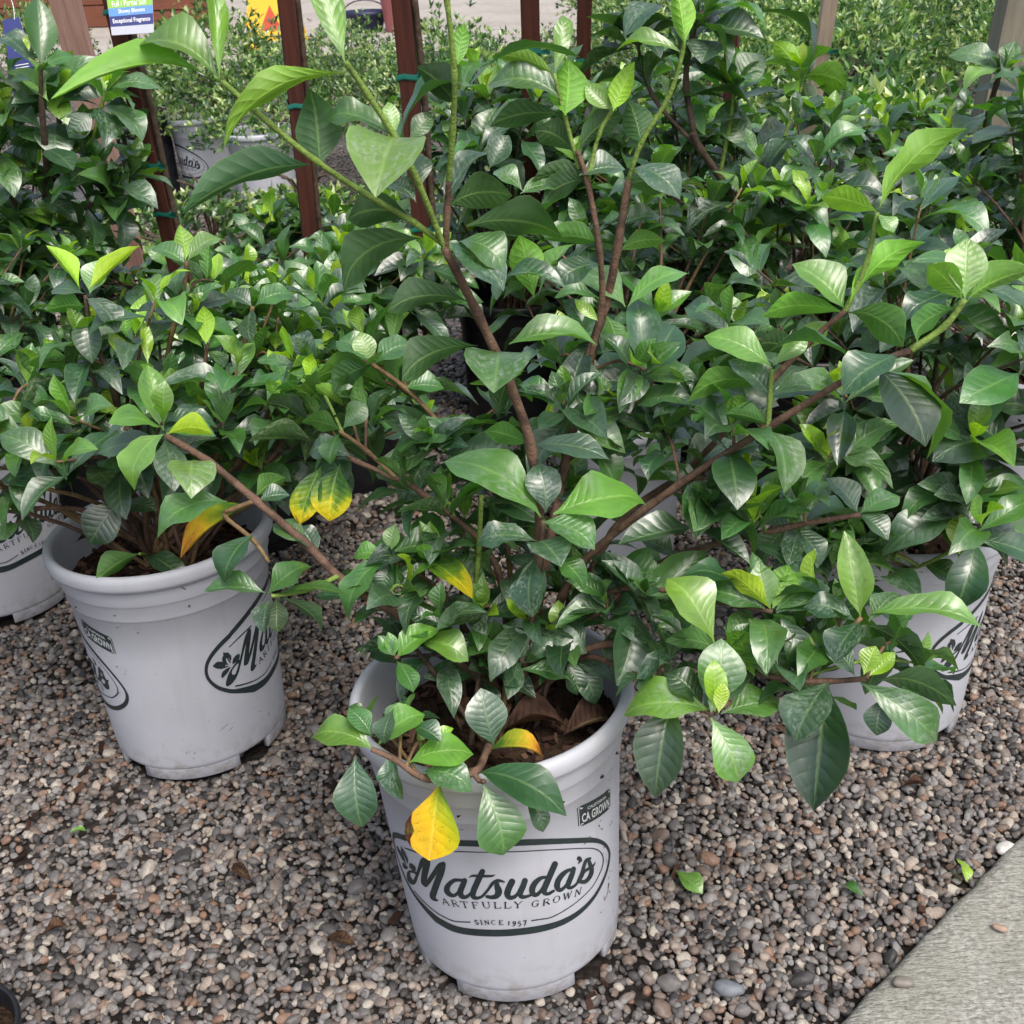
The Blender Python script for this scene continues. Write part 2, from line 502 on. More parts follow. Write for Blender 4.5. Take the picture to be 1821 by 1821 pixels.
FEET = ((-0.01135, 0.94785), (-0.46326, 1.32386), (0.52529, 1.33584), (-0.905, 1.72), (0.185, 1.735))
def gravel():
    rng = random.Random(5)
    pts, sc, rot, tint, var = [], [], [], [], []
    step = 0.0078
    def put(x, y, z, s):
        pts.append((x, y, z)); sc.append((s * rng.uniform(0.85, 1.45), s * rng.uniform(0.75, 1.1), s * rng.uniform(0.5, 0.85)))
        rot.append((rng.uniform(-0.6, 0.6), rng.uniform(-0.6, 0.6), rng.uniform(0, 6.28)))
        tint.append(rng.random()); var.append(rng.randrange(6))
    def region(y0, y1, stp, smul, x_at):
        y = y0
        while y < y1:
            xa, xb = x_at(y)
            x = xa
            while x < xb:
                px, py = x + rng.uniform(-0.5, 0.5) * stp, y + rng.uniform(-0.5, 0.5) * stp
                d = off_walk(V((px, py, 0)))
                # sparse dirt patches
                f = sin(px * 9.1 + 1.3 * sin(py * 7.7)) * sin(py * 8.3 + 1.7 * sin(px * 6.1 + 2))
                pd = min(math.hypot(px - a_, py - b_) for a_, b_ in FEET)
                if d < -0.004 and pd > 0.112 and rng.random() > 0.04 and not (f > 0.80 and rng.random() < 0.35):
                    s = stp * 1.08 * rng.choice((0.34, 0.42, 0.48, 0.54, 0.58, 0.64, 0.80)) * smul
                    put(px, py, (rng.uniform(-0.001, 0.006) if pd > 0.135 else -0.001) + s * 0.15, s)
                x += stp
            y += stp
    lim = lambda y: (-(0.30 + 0.52 * y), 0.30 + 0.52 * y)
    region(0.55, 1.9, step, 1.0, lim)
    region(0.55, 1.6, step * 2.2, 0.5, lim)     # a loose upper scatter
    region(1.9, 4.1, step * 1.35, 1.05, lim)
    # the sparse large ones
    for k in range(90):
        x, y = rng.uniform(-0.6, 0.6), rng.uniform(0.6, 1.6)
        if off_walk(V((x, y, 0))) < -0.02:
            put(x, y, 0.006, rng.uniform(0.008, 0.0115))
    me = bpy.data.meshes.new('gravel')
    me.from_pydata(pts, [], [])
    for nm, typ, dat in (('scl', 'FLOAT_VECTOR', sc), ('rot', 'FLOAT_VECTOR', rot)):
        a = me.attributes.new(nm, typ, 'POINT'); a.data.foreach_set('vector', [c for v in dat for c in v])
    a = me.attributes.new('tint', 'FLOAT', 'POINT'); a.data.foreach_set('value', tint)
    a = me.attributes.new('var', 'INT', 'POINT'); a.data.foreach_set('value', var)
    o = bpy.data.objects.new('gravel', me)
    link(o)
    o['kind'] = 'stuff'
    mat = pebble_material()
    me.materials.append(mat)
    ng = bpy.data.node_groups.new('gravel_nodes', 'GeometryNodeTree')
    ng.interface.new_socket('Geometry', in_out='INPUT', socket_type='NodeSocketGeometry')
    ng.interface.new_socket('Geometry', in_out='OUTPUT', socket_type='NodeSocketGeometry')
    N = ng.nodes; L = ng.links
    gi = N.new('NodeGroupInput'); go = N.new('NodeGroupOutput')
    g2i = N.new('GeometryNodeGeometryToInstance')
    for k in range(6):
        ico = N.new('GeometryNodeMeshIcoSphere'); ico.inputs['Subdivisions'].default_value = 3; ico.inputs['Radius'].default_value = 1.0
        nz = N.new('ShaderNodeTexNoise'); nz.noise_dimensions = '4D'
        nz.inputs['W'].default_value = k * 7.3; nz.inputs['Scale'].default_value = 0.75; nz.inputs['Detail'].default_value = 1.0
        sub = N.new('ShaderNodeVectorMath'); sub.operation = 'SUBTRACT'; sub.inputs[1].default_value = (0.5, 0.5, 0.5)
        mul = N.new('ShaderNodeVectorMath'); mul.operation = 'SCALE'; mul.inputs['Scale'].default_value = 0.85
        sp = N.new('GeometryNodeSetPosition')
        L.new(nz.outputs['Color'], sub.inputs[0]); L.new(sub.outputs[0], mul.inputs[0]); L.new(mul.outputs[0], sp.inputs['Offset'])
        L.new(ico.outputs['Mesh'], sp.inputs['Geometry'])
        ss = N.new('GeometryNodeSetShadeSmooth'); L.new(sp.outputs[0], ss.inputs['Geometry'])
        sm = N.new('GeometryNodeSetMaterial'); sm.inputs['Material'].default_value = mat; L.new(ss.outputs[0], sm.inputs['Geometry'])
        L.new(sm.outputs[0], g2i.inputs[0])
    iop = N.new('GeometryNodeInstanceOnPoints')
    def attr(nm, dt):
        a = N.new('GeometryNodeInputNamedAttribute'); a.data_type = dt; a.inputs['Name'].default_value = nm
        return [s for s in a.outputs if s.enabled and s.name == 'Attribute'][0]
    L.new(gi.outputs[0], iop.inputs['Points']); L.new(g2i.outputs[0], iop.inputs['Instance'])
    iop.inputs['Pick Instance'].default_value = True
    L.new(attr('var', 'INT'), iop.inputs['Instance Index'])
    e2r = N.new('FunctionNodeEulerToRotation'); L.new(attr('rot', 'FLOAT_VECTOR'), e2r.inputs[0])
    L.new(e2r.outputs[0], iop.inputs['Rotation']); L.new(attr('scl', 'FLOAT_VECTOR'), iop.inputs['Scale'])
    L.new(iop.outputs[0], go.inputs[0])
    md = o.modifiers.new('pebbles', 'NODES'); md.node_group = ng
    print('pebbles', len(pts))
gravel()

def concrete_material(name, c1, c2, c3, sc=1.0):
    t = NT(name)
    o = t.coord('Object')
    n1 = t.noise(9 * sc, 5, o)
    n2 = t.noise(160 * sc, 4, o, 0.65)
    mp = t.n('Mapping'); t.l(o, mp.inputs[0]); mp.inputs['Rotation'].default_value = (0, 0, -0.72 + pi / 2); mp.inputs['Scale'].default_value = (55 * sc, 260 * sc, 60)
    n3 = t.noise(1.0, 3, mp.outputs[0], 0.6)
    c = t.mix(t.maprange(n2, 0.35, 0.65), c1, c2)
    c = t.mix(t.math('MULTIPLY', t.maprange(n1, 0.4, 0.68), 0.7), c, c3)
    c = t.mix(t.math('MULTIPLY', t.maprange(n3, 0.52, 0.66), 0.45), c, tuple(x * 0.5 for x in c3))
    c = t.mix(t.math('MULTIPLY', t.maprange(t.noise(60 * sc, 5, o, 0.7), 0.60, 0.72), 0.7), c, tuple(x * 0.35 for x in c3))
    h = t.math('ADD', n2, t.math('MULTIPLY', n3, 1.5))
    t.set(**{'Base Color': c, 'Roughness': 0.85, 'Normal': t.bump(h, 0.0025), 'Specular IOR Level': 0.25})
    return t.m

def walkway():
    # a raised concrete slab with a worn rounded arris
    vs, fs = [], []
    prof = [(-0.002, -0.05), (0.0, 0.012), (0.004, 0.019), (0.010, 0.0225), (0.03, 0.024), (1.5, 0.026)]
    n = 240
    rng = random.Random(3)
    for i in range(n + 1):
        s = -1.0 + 4.5 * i / n
        j = rng.uniform(-0.0016, 0.0016)
        for (a, z) in prof:
            p = W0 + WD * s + WN * (a + j * (1 if a < 0.02 else 0))
            vs.append((p.x, p.y, z))
    k = len(prof)
    for i in range(n):
        for q in range(k - 1):
            fs.append((i * k + q, i * k + q + 1, (i + 1) * k + q + 1, (i + 1) * k + q))
    o = mesh_obj('walkway', vs, fs, concrete_material('walkway_concrete', (0.39, 0.385, 0.35), (0.225, 0.222, 0.195), (0.26, 0.26, 0.215)))
    o['kind'] = 'structure'
walkway()
pv = mesh_obj('paving', [(-40, 9.1, 0.004), (0.7, 9.6, 0.004), (2.4, 12.5, 0.004), (40, 14.0, 0.004), (40, 60, 0.004), (-40, 60, 0.004)], [(0, 1, 2, 3, 4, 5)], concrete_material('paving_concrete', (0.42, 0.38, 0.34), (0.36, 0.33, 0.30), (0.30, 0.27, 0.24), 0.15))
pv['kind'] = 'structure'

# ---------------------------------------------------------------- pots
SEG = 72
def lathe(prof, seg=SEG, close=False):
    vs, fs = [], []
    for (r, z) in prof:
        for k in range(seg):
            a = 2 * pi * k / seg
            vs.append((r * sin(a), -r * cos(a), z))
    for i in range(len(prof) - 1):
        for k in range(seg):
            k2 = (k + 1) % seg
            fs.append((i * seg + k, i * seg + k2, (i + 1) * seg + k2, (i + 1) * seg + k))
    return vs, fs

def R(z):
    return 0.1197 + 0.0493 * z

def new_mesh(name, vs, fs, mat, smooth=True):
    me = bpy.data.meshes.new(name)
    me.from_pydata([tuple(v) for v in vs], [], fs)
    if smooth:
        me.polygons.foreach_set('use_smooth', [True] * len(me.polygons))
    me.materials.append(mat)
    me.update()
    return me

def pot_meshes(mat):
    body = [(0.02, 0.020), (0.114, 0.0175), (0.1186, 0.0185), (0.1202, 0.0215), (0.1208, 0.027), (R(0.05), 0.05), (R(0.12), 0.12), (R(0.2), 0.20), (R(0.262), 0.262), (R(0.263) + 0.0012, 0.2632), (R(0.266) + 0.0022, 0.266), (R(0.285) + 0.0028, 0.285), (R(0.287) + 0.004, 0.2868), (R(0.29) + 0.0052, 0.290), (R(0.309) + 0.0060, 0.309)]
    rim = [(R(0.309) + 0.0062, 0.308), (R(0.31) + 0.0075, 0.3115), (0.1455, 0.3125), (0.1488, 0.3150), (0.1500, 0.3195), (0.1500, 0.3265), (0.1490, 0.3310), (0.1462, 0.3340), (0.1425, 0.3350), (0.1392, 0.3335), (0.1376, 0.3300), (0.1362, 0.318), (0.1335, 0.27), (0.128, 0.25)]
    mb = new_mesh('pot_wall', *lathe(body), mat)
    mr = new_mesh('pot_rim', *lathe(rim), mat)
    # foot: four curved segments with notches between
    vs, fs = [], []
    n = 14
    for i in range(n + 1):
        a = (-0.5 + i / n) * 1.15
        for (r, z) in ((0.1188, 0.0205), (0.1186, 0.0015), (0.1172, 0.0), (0.1105, 0.0), (0.1095, 0.0185)):
            vs.append((r * sin(a), -r * cos(a), z))
    for i in range(n):
        for q in range(4):
            fs.append((i * 5 + q, (i + 1) * 5 + q, (i + 1) * 5 + q + 1, i * 5 + q + 1))
    fs.append((0, 1, 2, 3, 4)); fs.append(tuple(n * 5 + q for q in (4, 3, 2, 1, 0)))
    mf = new_mesh('pot_foot', vs, fs, mat, True)
    return mb, mr, mf
PALE = pot_meshes(M_POT)
DARK = pot_meshes(M_BLACKPOT)
GREY = pot_meshes(M_GREYPOT)

def soil_mesh(seed):
    rng = random.Random(seed)
    vs, fs = [], []
    nr, na = 9, 40
    vs.append((0, 0, 0.292))
    for i in range(1, nr + 1):
        r = 0.1335 * i / nr
        for k in range(na):
            a = 2 * pi * k / na
            z = 0.292 - 0.02 * (i / nr) ** 2 + rng.uniform(-0.003, 0.003) * (i < nr)
            vs.append((r * sin(a), r * cos(a), z))
    for k in range(na):
        fs.append((0, 1 + k, 1 + (k + 1) % na))
    for i in range(nr - 1):
        for k in range(na):
            k2 = (k + 1) % na
            fs.append((1 + i * na + k, 1 + (i + 1) * na + k, 1 + (i + 1) * na + k2, 1 + i * na + k2))
    return new_mesh('soil', vs, fs, M_SOIL)
SOIL = soil_mesh(1)

def chips_mesh(seed, n=420):
    rng = random.Random(seed)
    vs, fs, tint = [], [], []
    for i in range(n):
        r = 0.130 * sqrt(rng.random()); a = rng.uniform(0, 2 * pi)
        c = V((r * sin(a), r * cos(a), 0.293 - 0.02 * (r / 0.13) ** 2 + rng.uniform(0, 0.004)))
        q = Euler((rng.uniform(-0.6, 0.6), rng.uniform(-0.6, 0.6), rng.uniform(0, 6.3))).to_matrix()
        lx, ly, lz = rng.uniform(0.002, 0.011), rng.uniform(0.0012, 0.004), rng.uniform(0.0006, 0.002)
        b = len(vs)
        tmp, tf = [], []
        box_data(-lx, lx, -ly, ly, -lz, lz, tmp, tf)
        vs += [c + q @ (v * rng.uniform(0.8, 1.2)) for v in tmp]
        fs += [tuple(b + j for j in f) for f in tf]
        tint += [rng.random()] * 8
    me = new_mesh('bark_chips', vs, fs, M_CHIP, False)
    at_ = me.attributes.new('tint', 'FLOAT', 'POINT'); at_.data.foreach_set('value', tint)
    return me
CHIPS = chips_mesh(4)

# ---- printed label, drawn in pot coordinates (milliradians, tenths of a millimetre)
ART = """w -733,1641 -722,1660 -743,1631 -721,1670 -751,1627 -724,1675 -760,1627 -732,1676 -772,1626 -744,1677 -786,1623 -759,1677 -800,1617 -777,1670 -815,1605 -797,1657 -834,1590 -821,1639 -850,1574 -849,1613 -854,1568 -881,1573 -855,1564 -909,1527 -859,1549 -927,1488 -862,1532 -939,1454 -862,1517 -947,1425 -859,1508 -951,1400 -854,1500 -950,1380 -846,1494 -944,1366 -839,1491 -933,1359 -832,1489 -918,1359 -825,1489 -897,1365 -821,1488 -871,1380 -832,1476 -831,1416 -841,1465 -797,1464 -831,1479 -779,1499 -817,1505 -767,1528 -804,1532 -757,1553 -793,1554 -747,1577 -783,1576 -739,1600 -772,1601 -730,1623 -761,1630 -719,1650 -747,1664 -706,1682 -733,1701 -692,1718 -718,1740 -677,1755 -704,1777 -661,1791 -691,1815 -644,1828 -677,1855 -626,1865 -664,1892 -610,1898 -650,1927 -598,1923 -634,1957 -590,1939 -618,1980 -585,1953 -607,1994 -578,1966 -600,2003 -573,1977 -586,2021 -564,1998 -572,2028 -562,2017
w -572,2030 -594,2004 -557,2035 -605,1978 -549,2025 -605,1958 -546,2023 -606,1949 -540,2017 -608,1941 -535,2000 -610,1934 -535,1975 -613,1925 -541,1944 -619,1905 -549,1910 -627,1874 -559,1874 -637,1839 -569,1840 -646,1804 -579,1805 -656,1771 -590,1770 -666,1735 -600,1738 -676,1699 -608,1710 -686,1664 -613,1687 -693,1632 -616,1667 -700,1602 -618,1650 -705,1575 -620,1636 -705,1552 -624,1624 -699,1536 -627,1609 -687,1529 -628,1594 -676,1529 -629,1583 -669,1529 -629,1570 -662,1526 -635,1554 -650,1533
w -666,1530 -654,1530 -667,1542 -642,1541 -661,1559 -632,1557 -653,1580 -621,1577 -640,1609 -605,1605 -626,1644 -587,1637 -610,1680 -570,1671 -593,1717 -552,1707 -573,1758 -533,1746 -554,1799 -515,1785 -535,1838 -497,1821 -518,1876 -479,1857 -500,1914 -461,1892 -483,1950 -445,1923 -467,1981 -434,1946 -452,2005 -426,1959 -438,2021 -421,1970 -428,2030 -415,1979 -422,2035 -409,1988 -410,2044 -399,2005 -400,2043 -395,2024
w -391,2050 -410,2048 -384,2035 -425,2030 -386,2012 -436,2006 -390,1992 -442,1985 -395,1963 -451,1955 -403,1928 -462,1922 -413,1889 -473,1887 -425,1848 -486,1849 -440,1804 -502,1804 -456,1759 -518,1758 -470,1716 -534,1712 -484,1675 -549,1669 -497,1634 -564,1626 -510,1596 -578,1584 -522,1562 -591,1547 -532,1531 -602,1515 -540,1505 -613,1485 -546,1489 -623,1453 -549,1481 -629,1420 -552,1475 -626,1395 -555,1465 -616,1382 -556,1454 -604,1378 -556,1445 -592,1378 -555,1438 -578,1382 -550,1435 -564,1390 -543,1433 -553,1398 -538,1432 -546,1404 -534,1431 -541,1408 -533,1426 -536,1415
w -225,1828 -221,1849 -233,1816 -224,1862 -243,1812 -231,1867 -251,1814 -240,1866 -262,1816 -252,1866 -275,1817 -266,1864 -287,1816 -280,1862 -299,1812 -293,1860 -311,1806 -306,1857 -322,1799 -321,1852 -331,1790 -338,1841 -341,1778 -355,1824 -352,1761 -371,1803 -363,1742 -387,1780 -372,1724 -402,1756 -380,1706 -416,1731 -386,1688 -430,1703 -390,1673 -441,1672 -392,1664 -450,1640 -392,1659 -452,1610 -392,1650 -449,1587 -391,1641 -442,1570 -388,1633 -433,1557 -385,1625 -420,1550 -379,1618 -406,1547 -373,1613 -392,1549 -367,1611 -377,1553 -362,1612 -363,1561 -357,1616 -350,1573 -351,1624 -338,1588 -343,1635 -325,1607 -332,1655 -312,1632 -318,1683 -297,1663 -305,1710 -285,1690 -296,1729 -276,1709 -288,1739 -272,1722 -280,1742 -273,1735
w -223,1876 -239,1883 -219,1857 -253,1872 -222,1834 -264,1851 -226,1819 -268,1836 -232,1798 -275,1815 -239,1775 -283,1791 -246,1751 -291,1769 -254,1727 -298,1747 -261,1704 -307,1723 -267,1685 -316,1696 -270,1673 -323,1668 -271,1665 -327,1640 -272,1657 -327,1617 -272,1650 -323,1597 -272,1646 -317,1580 -272,1642 -307,1570 -270,1636 -295,1565 -266,1631 -283,1565 -263,1629 -269,1569 -260,1629 -257,1577 -254,1634 -245,1588 -246,1641 -234,1601 -239,1650 -224,1616 -229,1663 -213,1635 -218,1681 -202,1657 -208,1698 -193,1677 -201,1710 -187,1690 -195,1717 -184,1700 -189,1718 -184,1710
w -65,2026 -79,2039 -62,2006 -92,2033 -66,1984 -102,2016 -70,1969 -108,2002 -77,1947 -116,1981 -85,1923 -126,1956 -93,1899 -135,1932 -101,1875 -143,1907 -109,1851 -152,1882 -118,1826 -161,1856 -126,1800 -169,1829 -135,1772 -179,1801 -145,1743 -189,1771 -153,1717 -199,1739 -159,1696 -207,1709 -163,1679 -213,1681 -166,1665 -216,1655 -168,1656 -216,1630 -169,1654 -211,1606 -171,1652 -201,1590 -169,1646 -188,1584 -165,1641 -175,1585 -159,1638 -163,1589 -151,1639 -151,1594 -142,1643 -138,1602 -132,1650 -125,1613 -123,1658 -113,1626 -112,1671 -100,1644 -101,1689 -88,1665 -91,1707 -78,1684 -83,1719 -71,1696 -78,1725 -67,1706 -72,1725 -67,1716
w -201,1900 -200,1896 -201,1903 -198,1896 -199,1906 -196,1897 -195,1913 -191,1901 -190,1924 -185,1906 -180,1936 -177,1910 -167,1946 -168,1913 -150,1951 -153,1914 -130,1953 -135,1915 -110,1954 -114,1915 -91,1954 -95,1915 -72,1955 -75,1916 -52,1955 -55,1918 -34,1955 -36,1919 -19,1955 -20,1922 -9,1955 -7,1928 -1,1956 1,1936 5,1957 7,1944 10,1958 11,1948 12,1958 13,1950 13,1957 14,1953
w -128,1634 -123,1625 -127,1644 -117,1625 -124,1653 -111,1631 -114,1671 -101,1647 -101,1695 -87,1671 -86,1722 -72,1697 -73,1747 -57,1723 -61,1772 -44,1749 -50,1800 -31,1775 -38,1826 -19,1798 -27,1849 -9,1816 -15,1866 0,1829 -4,1879 7,1840 7,1888 14,1847 18,1894 21,1852 30,1895 26,1853 40,1892 33,1851 49,1887 41,1847 56,1882 49,1844 63,1875 56,1843 70,1867 64,1841 76,1859 71,1840 80,1854 76,1839 82,1851 79,1839 82,1847 81,1841
w 22,1882 10,1881 28,1873 4,1870 30,1859 1,1856 32,1846 -1,1843 34,1829 -4,1824 36,1810 -6,1802 38,1796 -8,1778 42,1783 -7,1755 46,1767 -6,1735 50,1743 -5,1723 50,1712 -6,1719 45,1684 -6,1715 36,1660 -7,1705 25,1641 -9,1694 12,1624 -11,1687 -2,1614 -14,1681 -15,1609 -20,1675 -28,1608 -28,1669 -40,1608 -36,1666 -52,1610 -45,1664 -65,1614 -55,1666 -75,1619 -65,1668 -82,1622 -72,1670 -88,1628 -80,1668 -91,1640 -87,1659
w 158,1865 141,1885 162,1839 127,1883 157,1815 116,1867 152,1800 110,1852 144,1780 102,1831 136,1758 93,1806 129,1738 85,1782 123,1718 78,1759 118,1699 71,1734 115,1683 65,1707 113,1674 62,1677 112,1668 65,1648 112,1660 71,1624 112,1654 81,1603 111,1651 94,1589 114,1647 109,1584 121,1646 124,1586 130,1647 138,1592 138,1650 151,1602 145,1657 162,1617 154,1669 172,1634 163,1684 181,1652 171,1700 190,1670 180,1717 199,1688 189,1737 208,1709 197,1755 216,1726 202,1767 222,1739 208,1774 224,1750 215,1773 222,1762
w 255,1850 238,1866 260,1828 226,1862 259,1805 217,1846 255,1792 213,1833 250,1772 208,1814 244,1750 202,1793 238,1728 196,1774 231,1706 190,1756 223,1685 182,1736 217,1667 174,1713 213,1656 168,1688 212,1649 166,1662 210,1643 167,1639 209,1640 172,1616 208,1639 180,1596 208,1636 191,1583 211,1631 203,1576 217,1626 214,1574 224,1622 225,1574 234,1621 238,1576 246,1622 252,1580 258,1624 264,1584 267,1625 272,1586 273,1623 278,1591 278,1615 281,1600
w 426,1779 426,1794 421,1773 422,1804 415,1773 416,1810 407,1775 408,1816 396,1779 396,1823 384,1782 381,1830 375,1780 366,1833 366,1773 351,1831 356,1763 336,1825 346,1751 322,1816 338,1739 308,1804 331,1725 296,1788 324,1710 286,1770 319,1694 276,1749 315,1681 269,1726 312,1668 264,1702 311,1656 262,1676 310,1645 262,1650 310,1641 266,1623 310,1638 275,1599 311,1632 286,1580 313,1627 299,1566 313,1624 315,1560 316,1622 328,1563 322,1624 340,1573 331,1631 350,1584 340,1639 360,1598 349,1653 370,1616 360,1672 381,1637 370,1691 391,1656 377,1704 398,1669 383,1709 400,1680 390,1706 398,1693
w 512,1946 494,1971 518,1920 480,1974 515,1898 470,1962 511,1887 465,1951 504,1871 459,1935 497,1851 451,1915 489,1830 443,1893 480,1806 433,1868 469,1778 423,1840 459,1749 413,1810 448,1721 403,1782 438,1693 393,1755 428,1666 382,1727 419,1641 372,1699 412,1621 365,1673 409,1608 361,1649 407,1601 359,1627 406,1601 361,1602 404,1602 368,1578 403,1600 378,1558 405,1593 391,1544 409,1586 404,1535 414,1580 418,1530 424,1579 433,1532 437,1582 448,1538 450,1586 461,1544 459,1588 470,1548 466,1587 475,1553 472,1579 477,1563
w 661,1725 661,1738 657,1720 656,1749 651,1721 650,1756 643,1725 642,1762 632,1730 630,1772 621,1733 614,1782 611,1733 598,1788 599,1729 581,1789 586,1721 563,1787 573,1711 546,1781 562,1700 530,1772 552,1688 516,1759 543,1673 503,1743 535,1657 492,1723 530,1643 483,1701 527,1627 476,1676 525,1610 473,1649 524,1594 472,1621 524,1585 475,1593 524,1582 483,1564 524,1578 495,1539 523,1574 511,1520 523,1571 528,1510 529,1568 543,1510 539,1569 556,1516 550,1573 569,1525 561,1580 581,1536 571,1591 593,1551 582,1607 604,1570 591,1623 614,1587 598,1635 620,1598 604,1638 622,1608 611,1634 620,1620
w 675,1754 657,1776 682,1732 645,1778 682,1713 637,1767 679,1702 634,1757 675,1685 630,1741 671,1666 624,1725 665,1647 619,1708 658,1628 612,1692 650,1608 604,1673 642,1590 596,1654 636,1572 589,1636 630,1556 583,1619 624,1542 577,1602 621,1532 573,1583 620,1531 572,1557 617,1537 579,1526 615,1537 592,1502 617,1531 605,1487 619,1526 618,1478 624,1522 630,1472 631,1519 642,1471 640,1518 653,1471 648,1518 664,1474 658,1520 676,1478 670,1525 687,1485 680,1531 698,1492 687,1535 705,1497 694,1535 708,1502 701,1528 707,1513
w 709,1873 696,1865 723,1863 695,1847 736,1844 701,1825 738,1837 705,1819 742,1826 709,1812 747,1810 711,1809 751,1789 712,1814 748,1775 714,1817 742,1770 715,1812 737,1768 714,1806 731,1767 713,1800 725,1766 711,1794 718,1767 708,1788 712,1768 705,1783 708,1768 703,1779 706,1768 702,1777 704,1770 703,1774
w 678,1516 686,1502 677,1527 693,1498 679,1535 699,1499 683,1544 706,1503 688,1557 716,1509 695,1571 727,1515 701,1585 737,1523 707,1596 746,1531 713,1606 754,1540 719,1616 762,1552 724,1628 769,1567 729,1642 774,1588 735,1660 777,1612 741,1681 779,1635 747,1700 783,1655 753,1718 789,1673 759,1738 795,1690 766,1756 801,1703 778,1768 807,1710 795,1768 814,1713 814,1759 826,1712 830,1748 839,1708 840,1741 849,1706 847,1735 854,1705 853,1725 857,1711
w 828,1741 814,1751 837,1727 807,1747 842,1711 806,1736 845,1697 807,1724 849,1677 808,1706 854,1656 809,1686 858,1637 812,1664 863,1622 816,1641 869,1602 822,1621 876,1578 825,1607 881,1552 827,1595 883,1528 828,1580 882,1506 827,1564 879,1485 825,1548 875,1467 822,1535 867,1453 818,1524 858,1442 813,1514 848,1433 806,1505 837,1426 799,1498 825,1421 790,1494 812,1418 781,1490 798,1417 772,1490 781,1421 765,1491 763,1432 760,1494 747,1447 752,1502 734,1460 742,1513 724,1472 733,1522 715,1484 726,1529 706,1496 720,1535 701,1505 715,1541 697,1511 710,1546 689,1527 700,1555 686,1542 691,1556
w 727,1603 735,1583 727,1616 745,1573 732,1622 753,1571 739,1624 761,1573 750,1627 771,1577 763,1630 783,1580 776,1631 794,1581 788,1630 805,1579 801,1628 817,1575 813,1625 830,1570 824,1621 842,1567 836,1618 853,1564 847,1613 865,1563 857,1609 876,1563 866,1606 886,1566 875,1607 894,1574 886,1609 900,1586 895,1613 905,1597 902,1615 908,1605 903,1615 909,1607 905,1614 908,1610
r -800,2070 -826,2135 -834,2052 -860,2117 -882,2024 -907,2088 -926,1995 -951,2056 -961,1966 -987,2024 -994,1936 -1020,1991 -1022,1906 -1049,1957 -1046,1876 -1074,1921 -1065,1845 -1094,1885 -1081,1814 -1111,1847 -1093,1780 -1124,1807 -1102,1746 -1133,1766 -1107,1711 -1139,1725 -1109,1678 -1142,1686 -1108,1646 -1141,1645 -1104,1613 -1137,1604 -1096,1577 -1127,1561 -1084,1539 -1114,1516 -1069,1503 -1098,1474 -1051,1468 -1079,1433 -1031,1434 -1057,1393 -1007,1402 -1031,1354 -978,1369 -999,1316 -945,1335 -964,1279 -916,1307 -932,1248 -893,1288 -905,1225 -873,1274 -882,1209 -858,1264 -867,1199 -576,1146 -624,1040 -550,1143 -597,1037 -514,1137 -560,1030 -479,1131 -523,1024 -451,1127 -491,1019 -423,1125 -460,1016 -394,1125 -426,1016 -362,1127 -389,1019 -329,1130 -351,1024 -289,1136 -308,1031 -242,1144 -259,1039 -191,1151 -205,1046 -141,1157 -153,1052 -93,1160 -103,1056 -46,1162 -54,1059 1,1163 -5,1061 46,1163 41,1061 90,1163 88,1061 140,1161 140,1060 200,1157 201,1056 265,1149 268,1048 329,1140 336,1040 392,1130 402,1033 455,1120 469,1026 517,1113 536,1022 579,1111 602,1025 642,1112 668,1032 704,1118 732,1043 764,1129 794,1060 822,1145 853,1083 879,1167 911,1111 935,1201 967,1149 988,1243 1020,1194 1035,1287 1067,1240 1071,1335 1104,1291 1097,1390 1130,1348 1111,1445 1146,1403 1113,1496 1152,1453 1103,1545 1146,1504 1085,1598 1130,1563 1059,1655 1103,1632 1029,1710 1068,1706 994,1765 1026,1780 959,1814 981,1849 920,1861 933,1914 871,1914 877,1979 814,1968 815,2040 750,2023 750,2096 674,2082 674,2156 582,2148 583,2223 483,2208 484,2286 391,2255 392,2334 305,2288 307,2371 222,2312 225,2397 151,2326 154,2413 98,2333 102,2421 54,2337 59,2424 0,2341 7,2427 -72,2342 -64,2427 -155,2338 -147,2421 -245,2325 -234,2408 -344,2301 -332,2386 -455,2261 -440,2351 -563,2212 -543,2306 -662,2161 -635,2259 -754,2109 -721,2211 -825,2062 -788,2168 -800,2070 -826,2135
i 8,2259 8,2272 7,2259 8,2272 6,2272 5,2259 11,2272 10,2259 29,2271 29,2258 66,2269 66,2256 117,2263 116,2251 175,2253 175,2240 235,2239 234,2226 297,2221 297,2208 365,2196 365,2183 436,2165 436,2152 506,2127 506,2114 580,2082 579,2069 658,2028 658,2015 735,1968 735,1955 800,1912 800,1899 845,1870 844,1857 872,1843 870,1830 890,1821 886,1810 909,1796 904,1786 932,1764 926,1756 953,1732 944,1727 971,1698 961,1698 988,1665 975,1668 1002,1630 988,1637 1014,1596 999,1606 1022,1563 1007,1576 1027,1531 1012,1547 1027,1502 1012,1518 1023,1474 1009,1491 1015,1448 1002,1465 1005,1426 993,1442 992,1406 981,1422 976,1388 966,1403 959,1371 949,1387 941,1355 932,1370 923,1339 914,1353 905,1322 896,1337 885,1307 877,1321 865,1295 857,1309 843,1285 836,1299 820,1278 814,1292 797,1272 790,1286 771,1265 765,1280 745,1258 739,1273 716,1251 711,1265 687,1244 682,1258 658,1237 653,1251 627,1230 622,1245 595,1224 591,1239 564,1218 560,1233 534,1213 530,1228 506,1208 502,1223 477,1203 474,1219 451,1199 447,1216 426,1198 423,1214 404,1199 403,1216 385,1204 385,1220 367,1210 367,1226 348,1215 347,1232 323,1221 323,1237 296,1226 296,1244 272,1231 272,1248 255,1233 255,1251
i -288,2245 -289,2232 -215,2261 -216,2248 -127,2271 -128,2259 -45,2273 -46,2262 17,2270 16,2258
